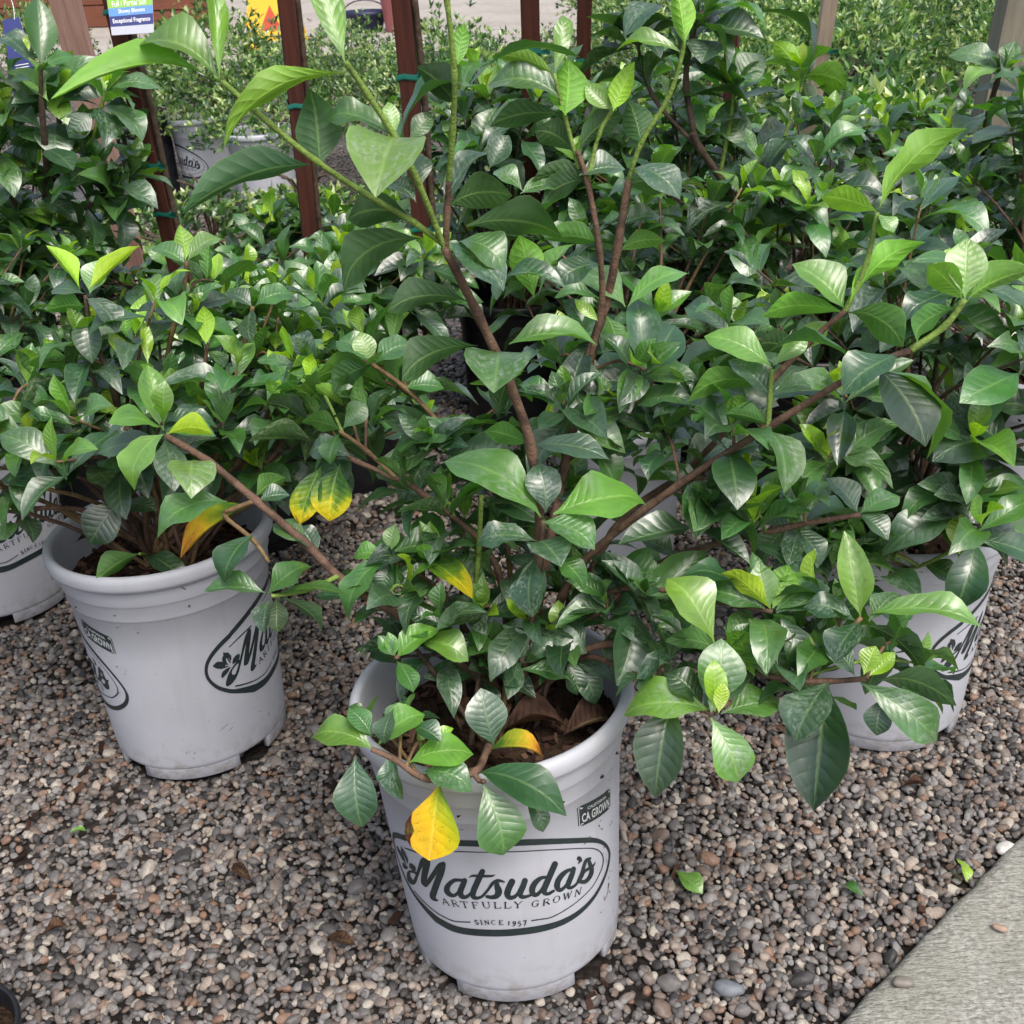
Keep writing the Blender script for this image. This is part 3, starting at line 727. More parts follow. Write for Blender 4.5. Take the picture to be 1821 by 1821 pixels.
i -516,2038 -526,2061 -547,2034 -557,2056 -590,2026 -599,2048 -636,2015 -645,2037 -679,2002 -688,2022 -724,1986 -731,2004 -770,1965 -777,1981 -811,1945 -817,1959 -839,1931 -844,1943
i -848,1319 -860,1303 -835,1314 -847,1297 -817,1306 -829,1289 -796,1297 -808,1278 -774,1288 -786,1269 -751,1279 -763,1261 -727,1270 -739,1251 -703,1260 -713,1242 -678,1251 -688,1233 -653,1242 -663,1224 -627,1233 -637,1216 -602,1225 -611,1208 -577,1218 -585,1200 -553,1212 -561,1195 -529,1208 -537,1191 -506,1205 -513,1187 -482,1202 -489,1185 -461,1200 -467,1182 -441,1197 -447,1180 -419,1198 -424,1180 -393,1202 -397,1184 -357,1213 -360,1196 -315,1228 -317,1211 -277,1241 -279,1223 -251,1248 -253,1231
e -982,1536 -974,1526 -984,1547 -967,1525 -982,1556 -962,1529 -977,1582 -948,1539 -964,1614 -931,1550 -940,1629 -914,1564 -916,1636 -895,1584 -891,1639 -878,1610 -871,1640 -867,1631 -869,1640 -866,1633 -868,1639 -866,1636
e -1049,1762 -1049,1755 -1047,1765 -1047,1751 -1044,1766 -1044,1748 -1030,1781 -1031,1725 -1012,1796 -1012,1699 -994,1800 -996,1687 -970,1790 -985,1682 -947,1763 -970,1678 -933,1740 -954,1673 -921,1721 -939,1666 -917,1697 -925,1671
e -977,1773 -979,1753 -970,1781 -974,1738 -960,1780 -965,1729 -944,1772 -951,1720 -922,1756 -933,1709 -901,1726 -910,1698 -886,1699 -890,1688 -884,1696 -887,1686 -883,1691 -884,1687
e -980,1684 -979,1675 -978,1689 -976,1670 -974,1691 -971,1667 -955,1691 -952,1665 -930,1688 -928,1661 -906,1678 -906,1659 -889,1668 -889,1657 -887,1666 -887,1657 -885,1663 -885,1659
e -913,1902 -917,1900 -910,1901 -918,1896 -907,1896 -917,1890 -893,1885 -920,1868 -878,1877 -918,1838 -870,1873 -908,1814 -863,1867 -900,1800 -851,1840 -882,1785 -849,1811 -864,1786
e -904,1840 -918,1851 -898,1826 -927,1848 -898,1810 -933,1837 -899,1794 -938,1819 -900,1778 -942,1786 -900,1756 -931,1750 -898,1733 -920,1726 -897,1722 -915,1717 -900,1714 -909,1712
e -881,1803 -886,1802 -877,1800 -888,1797 -874,1794 -888,1791 -865,1763 -881,1760 -855,1728 -872,1726 -853,1707 -866,1707 -855,1696 -861,1696 -855,1693 -860,1694 -856,1692 -858,1692
e -849,1825 -863,1828 -840,1813 -870,1819 -835,1797 -872,1805 -840,1742 -856,1745 -841,1735 -854,1738 -844,1732 -850,1733
e -736,1760 -740,1765 -736,1756 -743,1767 -737,1752 -745,1766 -738,1727 -764,1769 -746,1696 -787,1768 -765,1676 -807,1753 -788,1664 -825,1730 -812,1661 -834,1699 -831,1661 -838,1672 -834,1660 -839,1670 -836,1661 -839,1666"""
LET = [('A', -461, 1451), ('R', -365, 1473), ('T', -278, 1489), ('F', -183, 1508), ('U', -92, 1522), ('L', -2, 1523), ('L', 80, 1518), ('Y', 161, 1507), ('G', 302, 1474), ('R', 397, 1452), ('O', 485, 1437), ('W', 585, 1415), ('N', 692, 1382)]
LET2 = [('S', -196, 1257), ('I', -155, 1266), ('N', -109, 1272), ('C', -54, 1275), ('E', 9, 1273), ('1', 73, 1267), ('9', 114, 1253), ('5', 159, 1245), ('7', 201, 1243)]
# serif capitals as strokes on a unit square: (points, thick?)
GL = {
 'A': [((0, 0), (.5, 1), 0), ((.5, 1), (1, 0), 1), ((.22, .36), (.78, .36), 0), ((-.1, 0), (.18, 0), 0), ((.8, 0), (1.12, 0), 0)],
 'R': [((.15, 0), (.15, 1), 1), ((.15, 1), (.6, 1), (.85, .75), (.6, .5), (.15, .5), 0), ((.45, .5), (1, 0), 1), ((0, 0), (.32, 0), 0)],
 'T': [((.5, 0), (.5, 1), 1), ((0, 1), (1, 1), 0), ((0, 1), (0, .78), 0), ((1, 1), (1, .78), 0), ((.3, 0), (.7, 0), 0)],
 'F': [((.2, 0), (.2, 1), 1), ((.05, 1), (.9, 1), 0), ((.9, 1), (.9, .78), 0), ((.2, .52), (.7, .52), 0), ((0, 0), (.42, 0), 0)],
 'U': [((.12, 1), (.12, .35), (.3, .02), (.55, 0), (.8, .1), (.88, .35), (.88, 1), 0), ((.12, 1), (.12, .3), 1), ((-.05, 1), (.3, 1), 0), ((.7, 1), (1.05, 1), 0)],
 'L': [((.2, 0), (.2, 1), 1), ((.05, 0), (.9, 0), 0), ((.9, 0), (.95, .25), 0), ((0, 1), (.42, 1), 0)],
 'Y': [((.5, 0), (.5, .5), 1), ((.5, .5), (.05, 1), 1), ((.5, .5), (.95, 1), 0), ((.3, 0), (.7, 0), 0), ((-.08, 1), (.2, 1), 0), ((.8, 1), (1.08, 1), 0)],
 'G': [((.92, .75), (.75, .97), (.5, 1), (.2, .85), (.08, .5), (.2, .15), (.5, 0), (.85, .1), 0), ((.14, .75), (.08, .5), (.14, .25), 1), ((.85, .1), (.85, .45), 1), ((.65, .45), (1, .45), 0)],
 'O': [((.5, 1), (.85, .85), (.95, .5), (.85, .15), (.5, 0), (.15, .15), (.05, .5), (.15, .85), (.5, 1), 0), ((.09, .7), (.05, .5), (.09, .3), 1), ((.91, .7), (.95, .5), (.91, .3), 1)],
 'W': [((-.1, 1), (.25, 0), 1), ((.25, 0), (.5, 1), 0), ((.5, 1), (.8, 0), 1), ((.8, 0), (1.12, 1), 0), ((-.22, 1), (.05, 1), 0), ((.98, 1), (1.24, 1), 0)],
 'N': [((.1, 0), (.1, 1), 0), ((.1, 1), (.9, 0), 1), ((.9, 0), (.9, 1), 0), ((-.05, 0), (.25, 0), 0), ((.75, 1), (1.05, 1), 0)],
 'S': [((.85, .8), (.6, 1), (.3, .95), (.15, .72), (.4, .55), (.7, .42), (.85, .22), (.65, 0), (.35, 0), (.1, .2), 1)],
 'I': [((.5, 0), (.5, 1), 1), ((.3, 0), (.7, 0), 0), ((.3, 1), (.7, 1), 0)],
 'C': [((.92, .75), (.75, .97), (.5, 1), (.2, .85), (.08, .5), (.2, .15), (.5, 0), (.92, .2), 0), ((.14, .75), (.08, .5), (.14, .25), 1)],
 'E': [((.2, 0), (.2, 1), 1), ((.05, 1), (.85, 1), 0), ((.2, .52), (.65, .52), 0), ((.05, 0), (.9, 0), 0), ((.85, 1), (.85, .8), 0), ((.9, 0), (.92, .22), 0)],
 '1': [((.5, 0), (.5, .8), 1), ((.3, 0), (.7, 0), 0), ((.3, .72), (.5, .8), 0)],
 '9': [((.8, .45), (.5, .3), (.2, .55), (.35, .85), (.65, .85), (.85, .5), (.7, 0), (.3, -.25), 1)],
 '5': [((.8, .85), (.3, .85), 0), ((.3, .85), (.25, .4), (.6, .42), (.8, .15), (.6, -.15), (.2, -.22), 1)],
 '7': [((.15, .85), (.85, .85), 1), ((.85, .85), (.4, -.25), 1)],
}

def on_pot(u, z, lift):
    r = R(z) + lift
    return V((r * sin(u), -r * cos(u), z))

def ribbon_flat(pts, w):
    """pts in flat (x,z) metres -> strip of left/right pairs"""
    out = []
    n = len(pts)
    for i in range(n):
        a = pts[max(i - 1, 0)]; b = pts[min(i + 1, n - 1)]
        dx, dz = b[0] - a[0], b[1] - a[1]
        l = math.hypot(dx, dz) or 1
        nx, nz = -dz / l * w / 2, dx / l * w / 2
        out += [(pts[i][0] + nx, pts[i][1] + nz), (pts[i][0] - nx, pts[i][1] - nz)]
    return out

def logo_mesh():
    vs, fs = [], []
    lift = [0.0003]
    def strip(pairs, maxdu=0.06):
        dense = []
        for i in range(0, len(pairs) - 2, 2):
            m_ = max(1, int(abs(pairs[i + 2][0] - pairs[i][0]) / 0.04) + 1)
            for j in range(m_):
                f = j / m_
                for q in (0, 1):
                    A, B = pairs[i + q], pairs[i + 2 + q]
                    dense.append((A[0] + (B[0] - A[0]) * f, A[1] + (B[1] - A[1]) * f))
        pairs = dense + list(pairs[-2:])
        b = len(vs)
        for (u, z) in pairs:
            vs.append(on_pot(u, z, lift[0]))
        for i in range(0, len(pairs) - 2, 2):
            fs.append((b + i, b + i + 1, b + i + 3, b + i + 2))
        lift[0] += 0.000006
    for line in ART.strip().split('\n'):
        k, *pp = line.split()
        strip([(int(p.split(',')[0]) / 1000, int(p.split(',')[1]) / 1e4) for p in pp])
    def letters(LL, cap, wid, th, tn):
        for i, (ch, u, z) in enumerate(LL):
            a = LL[max(i - 1, 0)]; b = LL[min(i + 1, len(LL) - 1)]
            r = R(z / 1e4)
            ang = atan2((b[2] - a[2]) / 1e4, (b[1] - a[1]) / 1000 * r)
            for st in GL[ch]:
                pts = [((x - 0.5) * wid, (y - 0.5) * cap) for (x, y) in st[:-1]]
                for (x, y) in ribbon_pairs(pts, th if st[-1] else tn):
                    pass
                prs = ribbon_flat(pts, th if st[-1] else tn)
                strip([(u / 1000 + (x * cos(ang) - y * sin(ang)) / r, z / 1e4 + x * sin(ang) + y * cos(ang)) for (x, y) in prs])
    ribbon_pairs = lambda p, w: []
    letters(LET, 0.0088, 0.0078, 0.0015, 0.0008)
    letters(LET2, 0.0064, 0.0046, 0.0012, 0.0007)
    return new_mesh('logo_print', vs, fs, M_INK, False)
LOGO = logo_mesh()

def text_tris(txt, bold=0.0):
    cu = bpy.data.curves.new('txt', 'FONT')
    cu.body = txt
    cu.size = 1.0
    cu.offset = bold
    cu.resolution_u = 3
    o = bpy.data.objects.new('txt', cu)
    COL.objects.link(o)
    dg = bpy.context.evaluated_depsgraph_get()
    me = bpy.data.meshes.new_from_object(o.evaluated_get(dg))
    vs = [v.co.copy() for v in me.vertices]
    fs = [tuple(p.vertices) for p in me.polygons]
    bpy.data.objects.remove(o)
    bpy.data.curves.remove(cu)
    bpy.data.meshes.remove(me)
    x0 = min(v.x for v in vs); x1 = max(v.x for v in vs); y0 = min(v.y for v in vs); y1 = max(v.y for v in vs)
    return [((v.x - x0) / (x1 - x0), (v.y - y0) / (y1 - y0)) for v in vs], fs

PL = [(0.718, 0.2533), (1.158, 0.2379), (1.156, 0.2106), (0.725, 0.2256)]   # tl tr br bl
def plate_pt(s, t):
    a = (PL[3][0] * (1 - s) + PL[2][0] * s, PL[3][1] * (1 - s) + PL[2][1] * s)
    b = (PL[0][0] * (1 - s) + PL[1][0] * s, PL[0][1] * (1 - s) + PL[1][1] * s)
    return a[0] * (1 - t) + b[0] * t, a[1] * (1 - t) + b[1] * t
def plate_meshes():
    vs, fs = [], []
    n = 12
    def outline(ins, cornr):
        pts = []
        for (cx, cy, a0) in ((1 - ins - cornr, 1 - (ins + cornr) * 1.9, 0), (ins + cornr, 1 - (ins + cornr) * 1.9, 90), (ins + cornr, (ins + cornr) * 1.9, 180), (1 - ins - cornr, (ins + cornr) * 1.9, 270)):
            for k in range(5):
                a = radians(a0 + 22.5 * k)
                pts.append((cx + cornr * cos(a), cy + cornr * 1.9 * sin(a)))
        return pts
    # panel as a grid so that it bends with the wall
    for i in range(n + 1):
        s = i / n
        e = 0.07 if i in (0, n) else 0.0
        for t_ in (e, 0.5, 1 - e):
            vs.append(on_pot(*plate_pt(s, t_), 0.0003))
    for i in range(n):
        for q in (0, 1):
            fs.append((i * 3 + q, (i + 1) * 3 + q, (i + 1) * 3 + q + 1, i * 3 + q + 1))
    panel = new_mesh('plate_print', vs, fs, M_INK, False)
    vs, fs = [], []
    def addtxt(txt, s0, s1, t0, t1, bold):
        p, f = text_tris(txt, bold)
        b = len(vs)
        vs.extend(on_pot(*plate_pt(s0 + (s1 - s0) * x, t0 + (t1 - t0) * y), 0.0005) for x, y in p)
        fs.extend(tuple(b + i for i in q) for q in f)
    addtxt('CA GROWN', 0.09, 0.93, 0.16, 0.58, 0.02)
    addtxt('CALIFORNIA', 0.24, 0.80, 0.68, 0.83, 0.012)
    for (s, t_) in ((0.09, 0.87), (0.92, 0.87), (0.09, 0.11), (0.92, 0.11)):
        b = len(vs)
        vs.extend(on_pot(*plate_pt(s + dx * 0.03, t_ + dy * 0.025), 0.0005) for dx, dy in ((-1, -1), (1, -1), (1, 1), (-1, 1)))
        fs.append((b, b + 1, b + 2, b + 3))
    b = len(vs)
    ol, il = outline(0.020, 0.035), outline(0.032, 0.030)
    vs.extend(on_pot(*plate_pt(*p), 0.00055) for p in ol + il)
    k = len(ol)
    for i in range(k):
        fs.append((b + i, b + (i + 1) % k, b + k + (i + 1) % k, b + k + i))
    return panel, new_mesh('plate_lettering', vs, fs, M_INKW, False)
PLATE, PLATEW = plate_meshes()

def pot(x, y, lean, label_at, label, s=1.0, kind='pale', chips=True, group='nursery pots standing on the gravel', logo=True, z=0.005):
    ms = {'pale': PALE, 'black': DARK, 'grey': GREY}[kind]
    nm = {'pale': 'nursery_pot', 'black': 'black_nursery_pot', 'grey': 'grey_nursery_pot'}[kind]
    r = empty(nm, (x, y, z), label, 'plant pot', group, (-lean[1], lean[0], 0))
    r.scale = (s, s, s) if not isinstance(s, tuple) else s
    inst('wall', ms[0], r)
    inst('rim', ms[1], r)
    for k in range(4):
        inst('foot', ms[2], r, Matrix.Rotation(label_at + k * pi / 2 + 0.05, 4, 'Z'))
    inst('soil', SOIL, r)
    if chips:
        inst('bark_chips', CHIPS, r, Matrix.Rotation(x * 5, 4, 'Z'))['kind'] = 'stuff'
    if logo:
        for k in range(2):
            a = Matrix.Rotation(label_at + k * pi, 4, 'Z')
            inst('logo_print', LOGO, r, a)
            p = inst('plate_print', PLATE, r, a)
            inst('plate_lettering', PLATEW, p)
    return r

POTS = {}
POTS['front'] = pot(-0.01135, 0.94785, (-0.0548, 0.0409), -0.07, 'pale grey nursery pot at the front with the whole oval logo facing the camera')
POTS['left'] = pot(-0.46326, 1.32386, (-0.0344, 0.0427), 1.61, 'pale grey nursery pot left of the front one, logo wrapping round its right side')
POTS['right'] = pot(0.52529, 1.33584, (-0.0226, -0.005), 1.28, 'pale grey nursery pot at the right behind the low leafy branch')
POTS['farleft'] = pot(-0.905, 1.72, (-0.02, 0.02), 1.02, 'pale grey nursery pot cut off by the left edge of the photo')
POTS['mid'] = pot(0.185, 1.735, (-0.01, 0.0), 2.6, 'narrow pale pot standing behind the front plant with bare gravel round it', (0.80, 0.80, 0.93), logo=False)
POTS['rb'] = pot(0.93, 1.82, (0.0, 0.0), 2.6, 'grey nursery pot half hidden behind the right hand pot', 1.0, logo=False)
POTS['b1'] = pot(-0.345, 2.50, (0, 0), 0.3, 'tall black nursery pot beside the bare strip of gravel behind the front plant', (1.0, 1.0, 1.25), 'black', False, logo=False)
POTS['b2'] = pot(-0.72, 2.35, (0, 0), 0.3, 'black nursery pot in shade behind the left plant', 1.0, 'black', False, logo=False)
POTS['b3'] = pot(-1.12, 2.25, (0, 0), 0.3, 'black nursery pot under the tall shrub at the left edge', 1.0, 'black', False, logo=False)
cb_ = on_z(26, 1835, 0.146) - V((0.062, 0, 0))
POTS['bb'] = pot(cb_.x, cb_.y, (0, 0), 0.3, 'black pot rim poking into the bottom left corner', 0.42, 'black', False, logo=False)
POTS['far1'] = pot(-1.165, 4.76, (-0.06, 0.03), -1.01, 'distant pale pot showing the end of its oval logo, beside a black pot', 0.98, chips=False)
POTS['far2'] = pot(-0.885, 4.45, (-0.03, 0.0), 2.3, 'distant pale pot with a white sticker on its wall', 0.95, chips=False, logo=False)
POTS['far3'] = pot(-1.42, 4.72, (-0.06, 0), 0, 'distant black pot with a pale sticker, left of a logo pot', 0.95, 'black', False, logo=False)
POTS['far4'] = pot(-1.62, 4.35, (0, 0), 0, 'distant dark grey pot behind the first red stake', 0.7, 'grey', False, logo=False)
def scuffs(p, seed, n, u0, u1, z0, z1):
    rng = random.Random(seed)
    vs, fs = [], []
    def blot(u, z, a, b, ang):
        k = 7
        q = len(vs)
        for i in range(k):
            t_ = 2 * pi * i / k
            e = rng.uniform(0.55, 1.1)
            x, y = a * e * cos(t_), b * e * sin(t_)
            vs.append(on_pot(u + (x * cos(ang) - y * sin(ang)) / R(z), z + x * sin(ang) + y * cos(ang), 0.0007))
        fs.append(tuple(range(q, q + k)))
    for i in range(n):
        u, z = rng.uniform(u0, u1), rng.uniform(z0, z1)
        for j in range(rng.choice((1, 1, 2, 4))):
            r_ = rng.uniform(0.0004, 0.0014)
            blot(u + rng.gauss(0, 0.03), z + rng.gauss(0, 0.004), r_ * rng.uniform(1, 2.2), r_, rng.uniform(0, 3))
    return vs, fs, blot
vs_, fs_, bl_ = scuffs(None, 8, 22, 0.72, 1.16, 0.07, 0.29)
bl_(1.02, 0.098, 0.0085, 0.0009, 1.0); bl_(1.035, 0.105, 0.004, 0.0013, 1.05); bl_(0.96, 0.128, 0.0025, 0.001, 0.6)
mesh_obj('scuff_marks', vs_, fs_, simple('dirt_smear', (0.12, 0.09, 0.085), 0.8, 0.3, 300), POTS['front'], False)
vs_, fs_, bl_ = scuffs(None, 9, 14, -0.9, 1.2, 0.03, 0.29)
bl_(0.55, 0.075, 0.009, 0.0006, 0.45); bl_(0.62, 0.068, 0.006, 0.0005, 0.5)
mesh_obj('scuff_marks', vs_, fs_, simple('grey_scuff', (0.20, 0.19, 0.20), 0.8, 0.3, 300), POTS['left'], False)
def sticker(p, a, z0, z1, w, mat):
    vs, fs = [], []
    n = 6
    for i in range(n + 1):
        u = a + w * (i / n - 0.5)
        vs += [on_pot(u, z0, 0.0006), on_pot(u, z1, 0.0006)]
    for i in range(n):
        fs.append((2 * i, 2 * i + 2, 2 * i + 3, 2 * i + 1))
    mesh_obj('sticker', vs, fs, mat, p, False)
M_STICK = simple('sticker_paper', (0.62, 0.62, 0.66), 0.5, 0.25, 120)
M_STICKG = simple('worn_sticker_paper', (0.22, 0.22, 0.24), 0.5, 0.4, 120)
sticker(POTS['far2'], -0.25, 0.05, 0.13, 0.6, M_STICK)
sticker(POTS['far3'], 0.35, 0.17, 0.24, 0.8, M_STICKG)

# ---------------------------------------------------------------- leaves
def leaf_mesh(name, sag, fold, wave, tip, mat, seed, wide=0.55, rows=10):
    rng = random.Random(seed)
    prof = [(0.0, 0.035), (0.05, 0.07), (0.12, 0.22), (0.22, 0.50), (0.34, 0.78), (0.46, 0.95), (0.57, 1.0), (0.68, 0.95), (0.79, 0.77), (0.88, 0.50), (0.95, 0.22), (1.0, 0.015)]
    sk = wide - 0.55
    ph = rng.uniform(0, 6)
    bend, twist = rng.uniform(-0.05, 0.05), rng.uniform(-0.22, 0.22)
    vs, fs, uv = [], [], []
    C4 = (-1, -0.55, 0, 0.55, 1)
    for (t, w) in prof:
        tt = min(1, t + sk * sin(pi * t))
        for c in C4:
            wob = 1 + 0.05 * sin(9 * tt + ph + (2 if c > 0 else 0))
            x = 0.5 * w * c * wob + bend * sin(pi * tt)
            z = sag * 4 * tt * (1 - tt) * (1.15 - 0.3 * tt) + fold * 1.3 * abs(0.5 * w * c) ** 1.35 + twist * c * w * (tt - 0.4) + wave * abs(c) ** 2 * w * sin(11 * tt + ph + (1.7 if c > 0 else 0))
            z -= tip * max(0, tt - 0.72) ** 2 * 6
            vs.append((x, tt + 0.02 * (1 - abs(c)) * 0, z))
            uv.append((0.5 + 0.5 * c, tt))
    for i in range(len(prof) - 1):
        for j in range(4):
            fs.append((i * 5 + j, i * 5 + j + 1, (i + 1) * 5 + j + 1, (i + 1) * 5 + j))
    me = bpy.data.meshes.new(name)
    me.from_pydata(vs, [], fs)
    me.polygons.foreach_set('use_smooth', [True] * len(me.polygons))
    lay = me.uv_layers.new(name='UVMap')
    for lp in me.loops:
        lay.data[lp.index].uv = uv[lp.vertex_index]
    me.materials.append(mat)
    me.update()
    return me

SAGS = (-0.06, 0.04, 0.10, 0.17, 0.26)
LEAVES = {}
for si, sg in enumerate(SAGS):
    for v_ in range(4):
        LEAVES[si, v_] = leaf_mesh('leaf', sg, (0.08, 0.20, 0.30, 0.14)[v_], (0.030, 0.045, 0.035, 0.062)[v_], (0.10, 0.22, 0.05, 0.35)[v_], M_LEAF, si * 7 + v_, (0.55, 0.62, 0.50, 0.58)[v_])
UVS = {}
for key_, me_ in LEAVES.items():
    u_ = [None] * len(me_.vertices)
    for lp in me_.loops:
        u_[lp.vertex_index] = tuple(me_.uv_layers[0].data[lp.index].uv)
    UVS[key_] = u_
SPECIAL = {'Y': leaf_mesh('leaf', 0.02, 0.12, 0.012, -0.05, M_YEL, 3, 0.66),
           'V': leaf_mesh('leaf', 0.06, 0.15, 0.02, 0.15, M_VAR, 5, 0.58),
           'T': leaf_mesh('leaf', 0.12, 0.35, 0.02, 0.2, M_TIP, 6),
           'O': leaf_mesh('leaf', 0.10, 0.5, 0.02, 0.25, M_DRY, 8)}
COLS = {'D': (0.016, 0.052, 0.018), 'd': (0.028, 0.090, 0.030), 'm': (0.057, 0.170, 0.032), 'l': (0.135, 0.300, 0.040), 'y': (0.27, 0.46, 0.022), 'g': (0.135, 0.32, 0.022)}

def leaf_frame(B, T, Nh, W):
    Y = T - B
    L = Y.length
    Y = Y / L
    Z = Nh - Y * Nh.dot(Y)
    if Z.length < 1e-4:
        Z = V((0, 0, 1)).cross(Y)
    Z.normalize()
    X = Y.cross(Z)
    mt = Matrix((X * W, Y * L, Z * L)).transposed().to_4x4()
    mt.translation = B
    return mt

def put_leaf(root, B, T, Nh, W, col, rng, sag=2, film=0.0, name='leaf'):
    mt = leaf_frame(B, T, Nh, W)
    mt.translation = B - root.location
    if col in SPECIAL:
        me = SPECIAL[col]; c = (1, 1, 1, 0)
    else:
        me = LEAVES[sag, rng.randrange(4)]
        b = COLS[col]
        k = rng.uniform(0.8, 1.25)
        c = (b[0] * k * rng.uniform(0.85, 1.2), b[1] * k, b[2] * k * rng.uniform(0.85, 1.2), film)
    o = inst(name, me, root, mt, c)
    return o

class Plant:
    def __init__(self, name, x, y, zs, label, group, seed):
        self.root = empty(name, (x, y, zs), label, 'shrub', group)
        self.rng = random.Random(seed)
        self.samples = []
        self.s3 = []
        self.extra = []
        self.n = 0
    def stem(self, pts, r0, r1, mat='b', sm=5, record=True):
        P = spline(pts, sm)
        n = len(P)
        # slight knees at the nodes
        rad = [(r0 + (r1 - r0) * i / (n - 1)) * (1.22 if i % sm == 0 and 0 < i < n - 1 else self.rng.uniform(0.93, 1.05)) for i in range(n)]
        o = self.root.location
        vs, fs = tube_data([p - o for p in P], rad)
        mesh_obj('stem', vs, fs, STEMM[mat], self.root)
        if record:
            for p in P:
                self.samples.append(proj(p))
                self.s3.append(p)
        return P
    def depth_at(self, px, py):
        best = min(self.samples, key=lambda s: (s[0] - px) ** 2 + (s[1] - py) ** 2)
        return best[2]
    def leaf(self, B, T, Nh, W, col, rng, sag=2, film=0.0):
        self.n += 1
        if self.n <= 300 or col in SPECIAL:
            return put_leaf(self.root, B, T, Nh, W, col, rng, sag, film)
        mt = leaf_frame(B, T, Nh, W)
        mt.translation = B - self.root.location
        b = COLS[col]; k = rng.uniform(0.8, 1.25)
        self.extra.append((mt, (sag, rng.randrange(4)), (b[0] * k * rng.uniform(0.85, 1.2), b[1] * k, b[2] * k * rng.uniform(0.85, 1.2), film), rng.random()))
    def finish(self):
        # leaves past the first 300 of one shrub: one joined part
        if not self.extra:
            return
        vs, fs, uv, cc, rr = [], [], [], [], []
        for mt, key, c, rn in self.extra:
            me = LEAVES[key]
            b = len(vs)
            vs += [mt @ v.co for v in me.vertices]
            fs += [tuple(b + i for i in p.vertices) for p in me.polygons]
            uv += UVS[key]
            cc += list(c) * len(me.vertices); rr += [rn] * len(me.vertices)
        me = new_mesh('leaves', vs, fs, M_LEAFJ)
        lay = me.uv_layers.new(name='UVMap')
        li = [0] * len(me.loops); me.loops.foreach_get('vertex_index', li)
        lay.data.foreach_set('uv', [x for i in li for x in uv[i]])
        a = me.attributes.new('leafcol', 'FLOAT_COLOR', 'POINT'); a.data.foreach_set('color', cc)
        a = me.attributes.new('leafrnd', 'FLOAT', 'POINT'); a.data.foreach_set('value', rr)
        inst('leaves', me, self.root)['kind'] = 'stuff'
        self.extra = []
    def hero(self, spec, dscale=1.0):
        for ln in spec.strip().split('\n'):
            ln = ln.split()
            fd = [q for q in ln if q[0] == '@']
            ln = [q for q in ln if q[0] != '@']
            if len(ln) < 7:
                continue
            bx, by, tx, ty, w = map(float, ln[:5])
            col, ori = ln[5], ln[6]
            film = 0.0
            if len(col) > 1:
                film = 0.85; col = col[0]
            sag = int(ln[7]) if len(ln) > 7 else 2
            d = float(fd[0][1:]) if fd else self.depth_at(bx, by) - (0.012 if col in 'yg' else 0.0)
            B = at(bx, by, d)
            lpx = math.hypot(tx - bx, ty - by)
            lm = lpx / F_PX * d
            if len(ln) > 8:
                dt = float(ln[8]) / 100
            elif ori == 'u':
                dt = (-0.40 if ty > by else 0.15) * lm
            elif ori == 'f':
                dt = -0.12 * lm if ty > by else 0.0
            else:
                dt = 0.0
            T = at(tx, ty, d + dt)
            # directions in the picture plane
            ax = V((tx - bx, by - ty, 0)) / lpx
            perp = V((-ax.y, ax.x, 0))
            if perp.y < 0 or (abs(perp.y) < 0.25 and perp.x * (bx - self.cx) < 0):
                perp = -perp
            pw = (CR * perp.x * 0.55 + CU * perp.y).normalized()
            tc = -ray(bx, by).normalized()
            ang = {'f': 12, 'u': 42, 'e': 72, 'b': 140, 'k': 168, 't': 20}[ori]
            Nh = tc * cos(radians(ang)) + pw * sin(radians(ang))
            if ori == 't':
                Nh = CU * 0.8 + tc * 0.6
            wt = w * (0.88 if by < 600 and ori != 't' else 1.0) / F_PX * d / max(0.38, abs(cos(radians(ang))))
            L = (T - B).length
            wt = min(wt, 0.72 * L) if col != 'Y' and ori != 't' else wt
            self.leaf(B, T, Nh, wt, col, self.rng, sag, film)
    def rosette(self, P, D, size, young=0.4, whorls=3, shade=0.0):
        rng = self.rng
        D = D.normalized()
        a = D.cross(V((0.3, 0.1, 0.9)))
        if a.length < 1e-3:
            a = V((1, 0, 0))
        a.normalize()
        b = D.cross(a)
        ph0 = rng.uniform(0, 6.28)
        yn = rng.random() < young * 1.25
        for k in range(whorls):
            cnt = 2 if k == 0 else rng.choice((2, 3))
            for j in range(cnt):
                ang = ph0 + k * 1.45 + 2 * pi * j / cnt + rng.uniform(-0.3, 0.3)
                out = a * cos(ang) + b * sin(ang)
                pit = radians((26, 58, 88, 105)[k] + rng.uniform(-14, 14))
                ln = size * (0.62, 0.95, 1.05, 0.95)[k] * rng.uniform(0.75, 1.2)
                dr = D * cos(pit) + out * sin(pit)
                dr.z -= 0.10 * k
                dr.normalize()
                base = P - D * (0.012 * k)
                Nh = D * sin(pit) - out * cos(pit) * 0.9
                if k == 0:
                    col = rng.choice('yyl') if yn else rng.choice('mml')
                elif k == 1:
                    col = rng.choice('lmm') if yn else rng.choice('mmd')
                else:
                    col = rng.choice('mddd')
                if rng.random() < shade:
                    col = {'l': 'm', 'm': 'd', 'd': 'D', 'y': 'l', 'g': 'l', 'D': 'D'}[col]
                sag = rng.choice((1, 2, 2, 3)) if k else rng.choice((0, 1, 2))
                self.leaf(base, base + dr * ln, Nh, ln * rng.uniform(0.36, 0.50), col, rng, sag, rng.choice((0, 0, 0.3, 0.8)) if col in 'dDm' else 0.0)
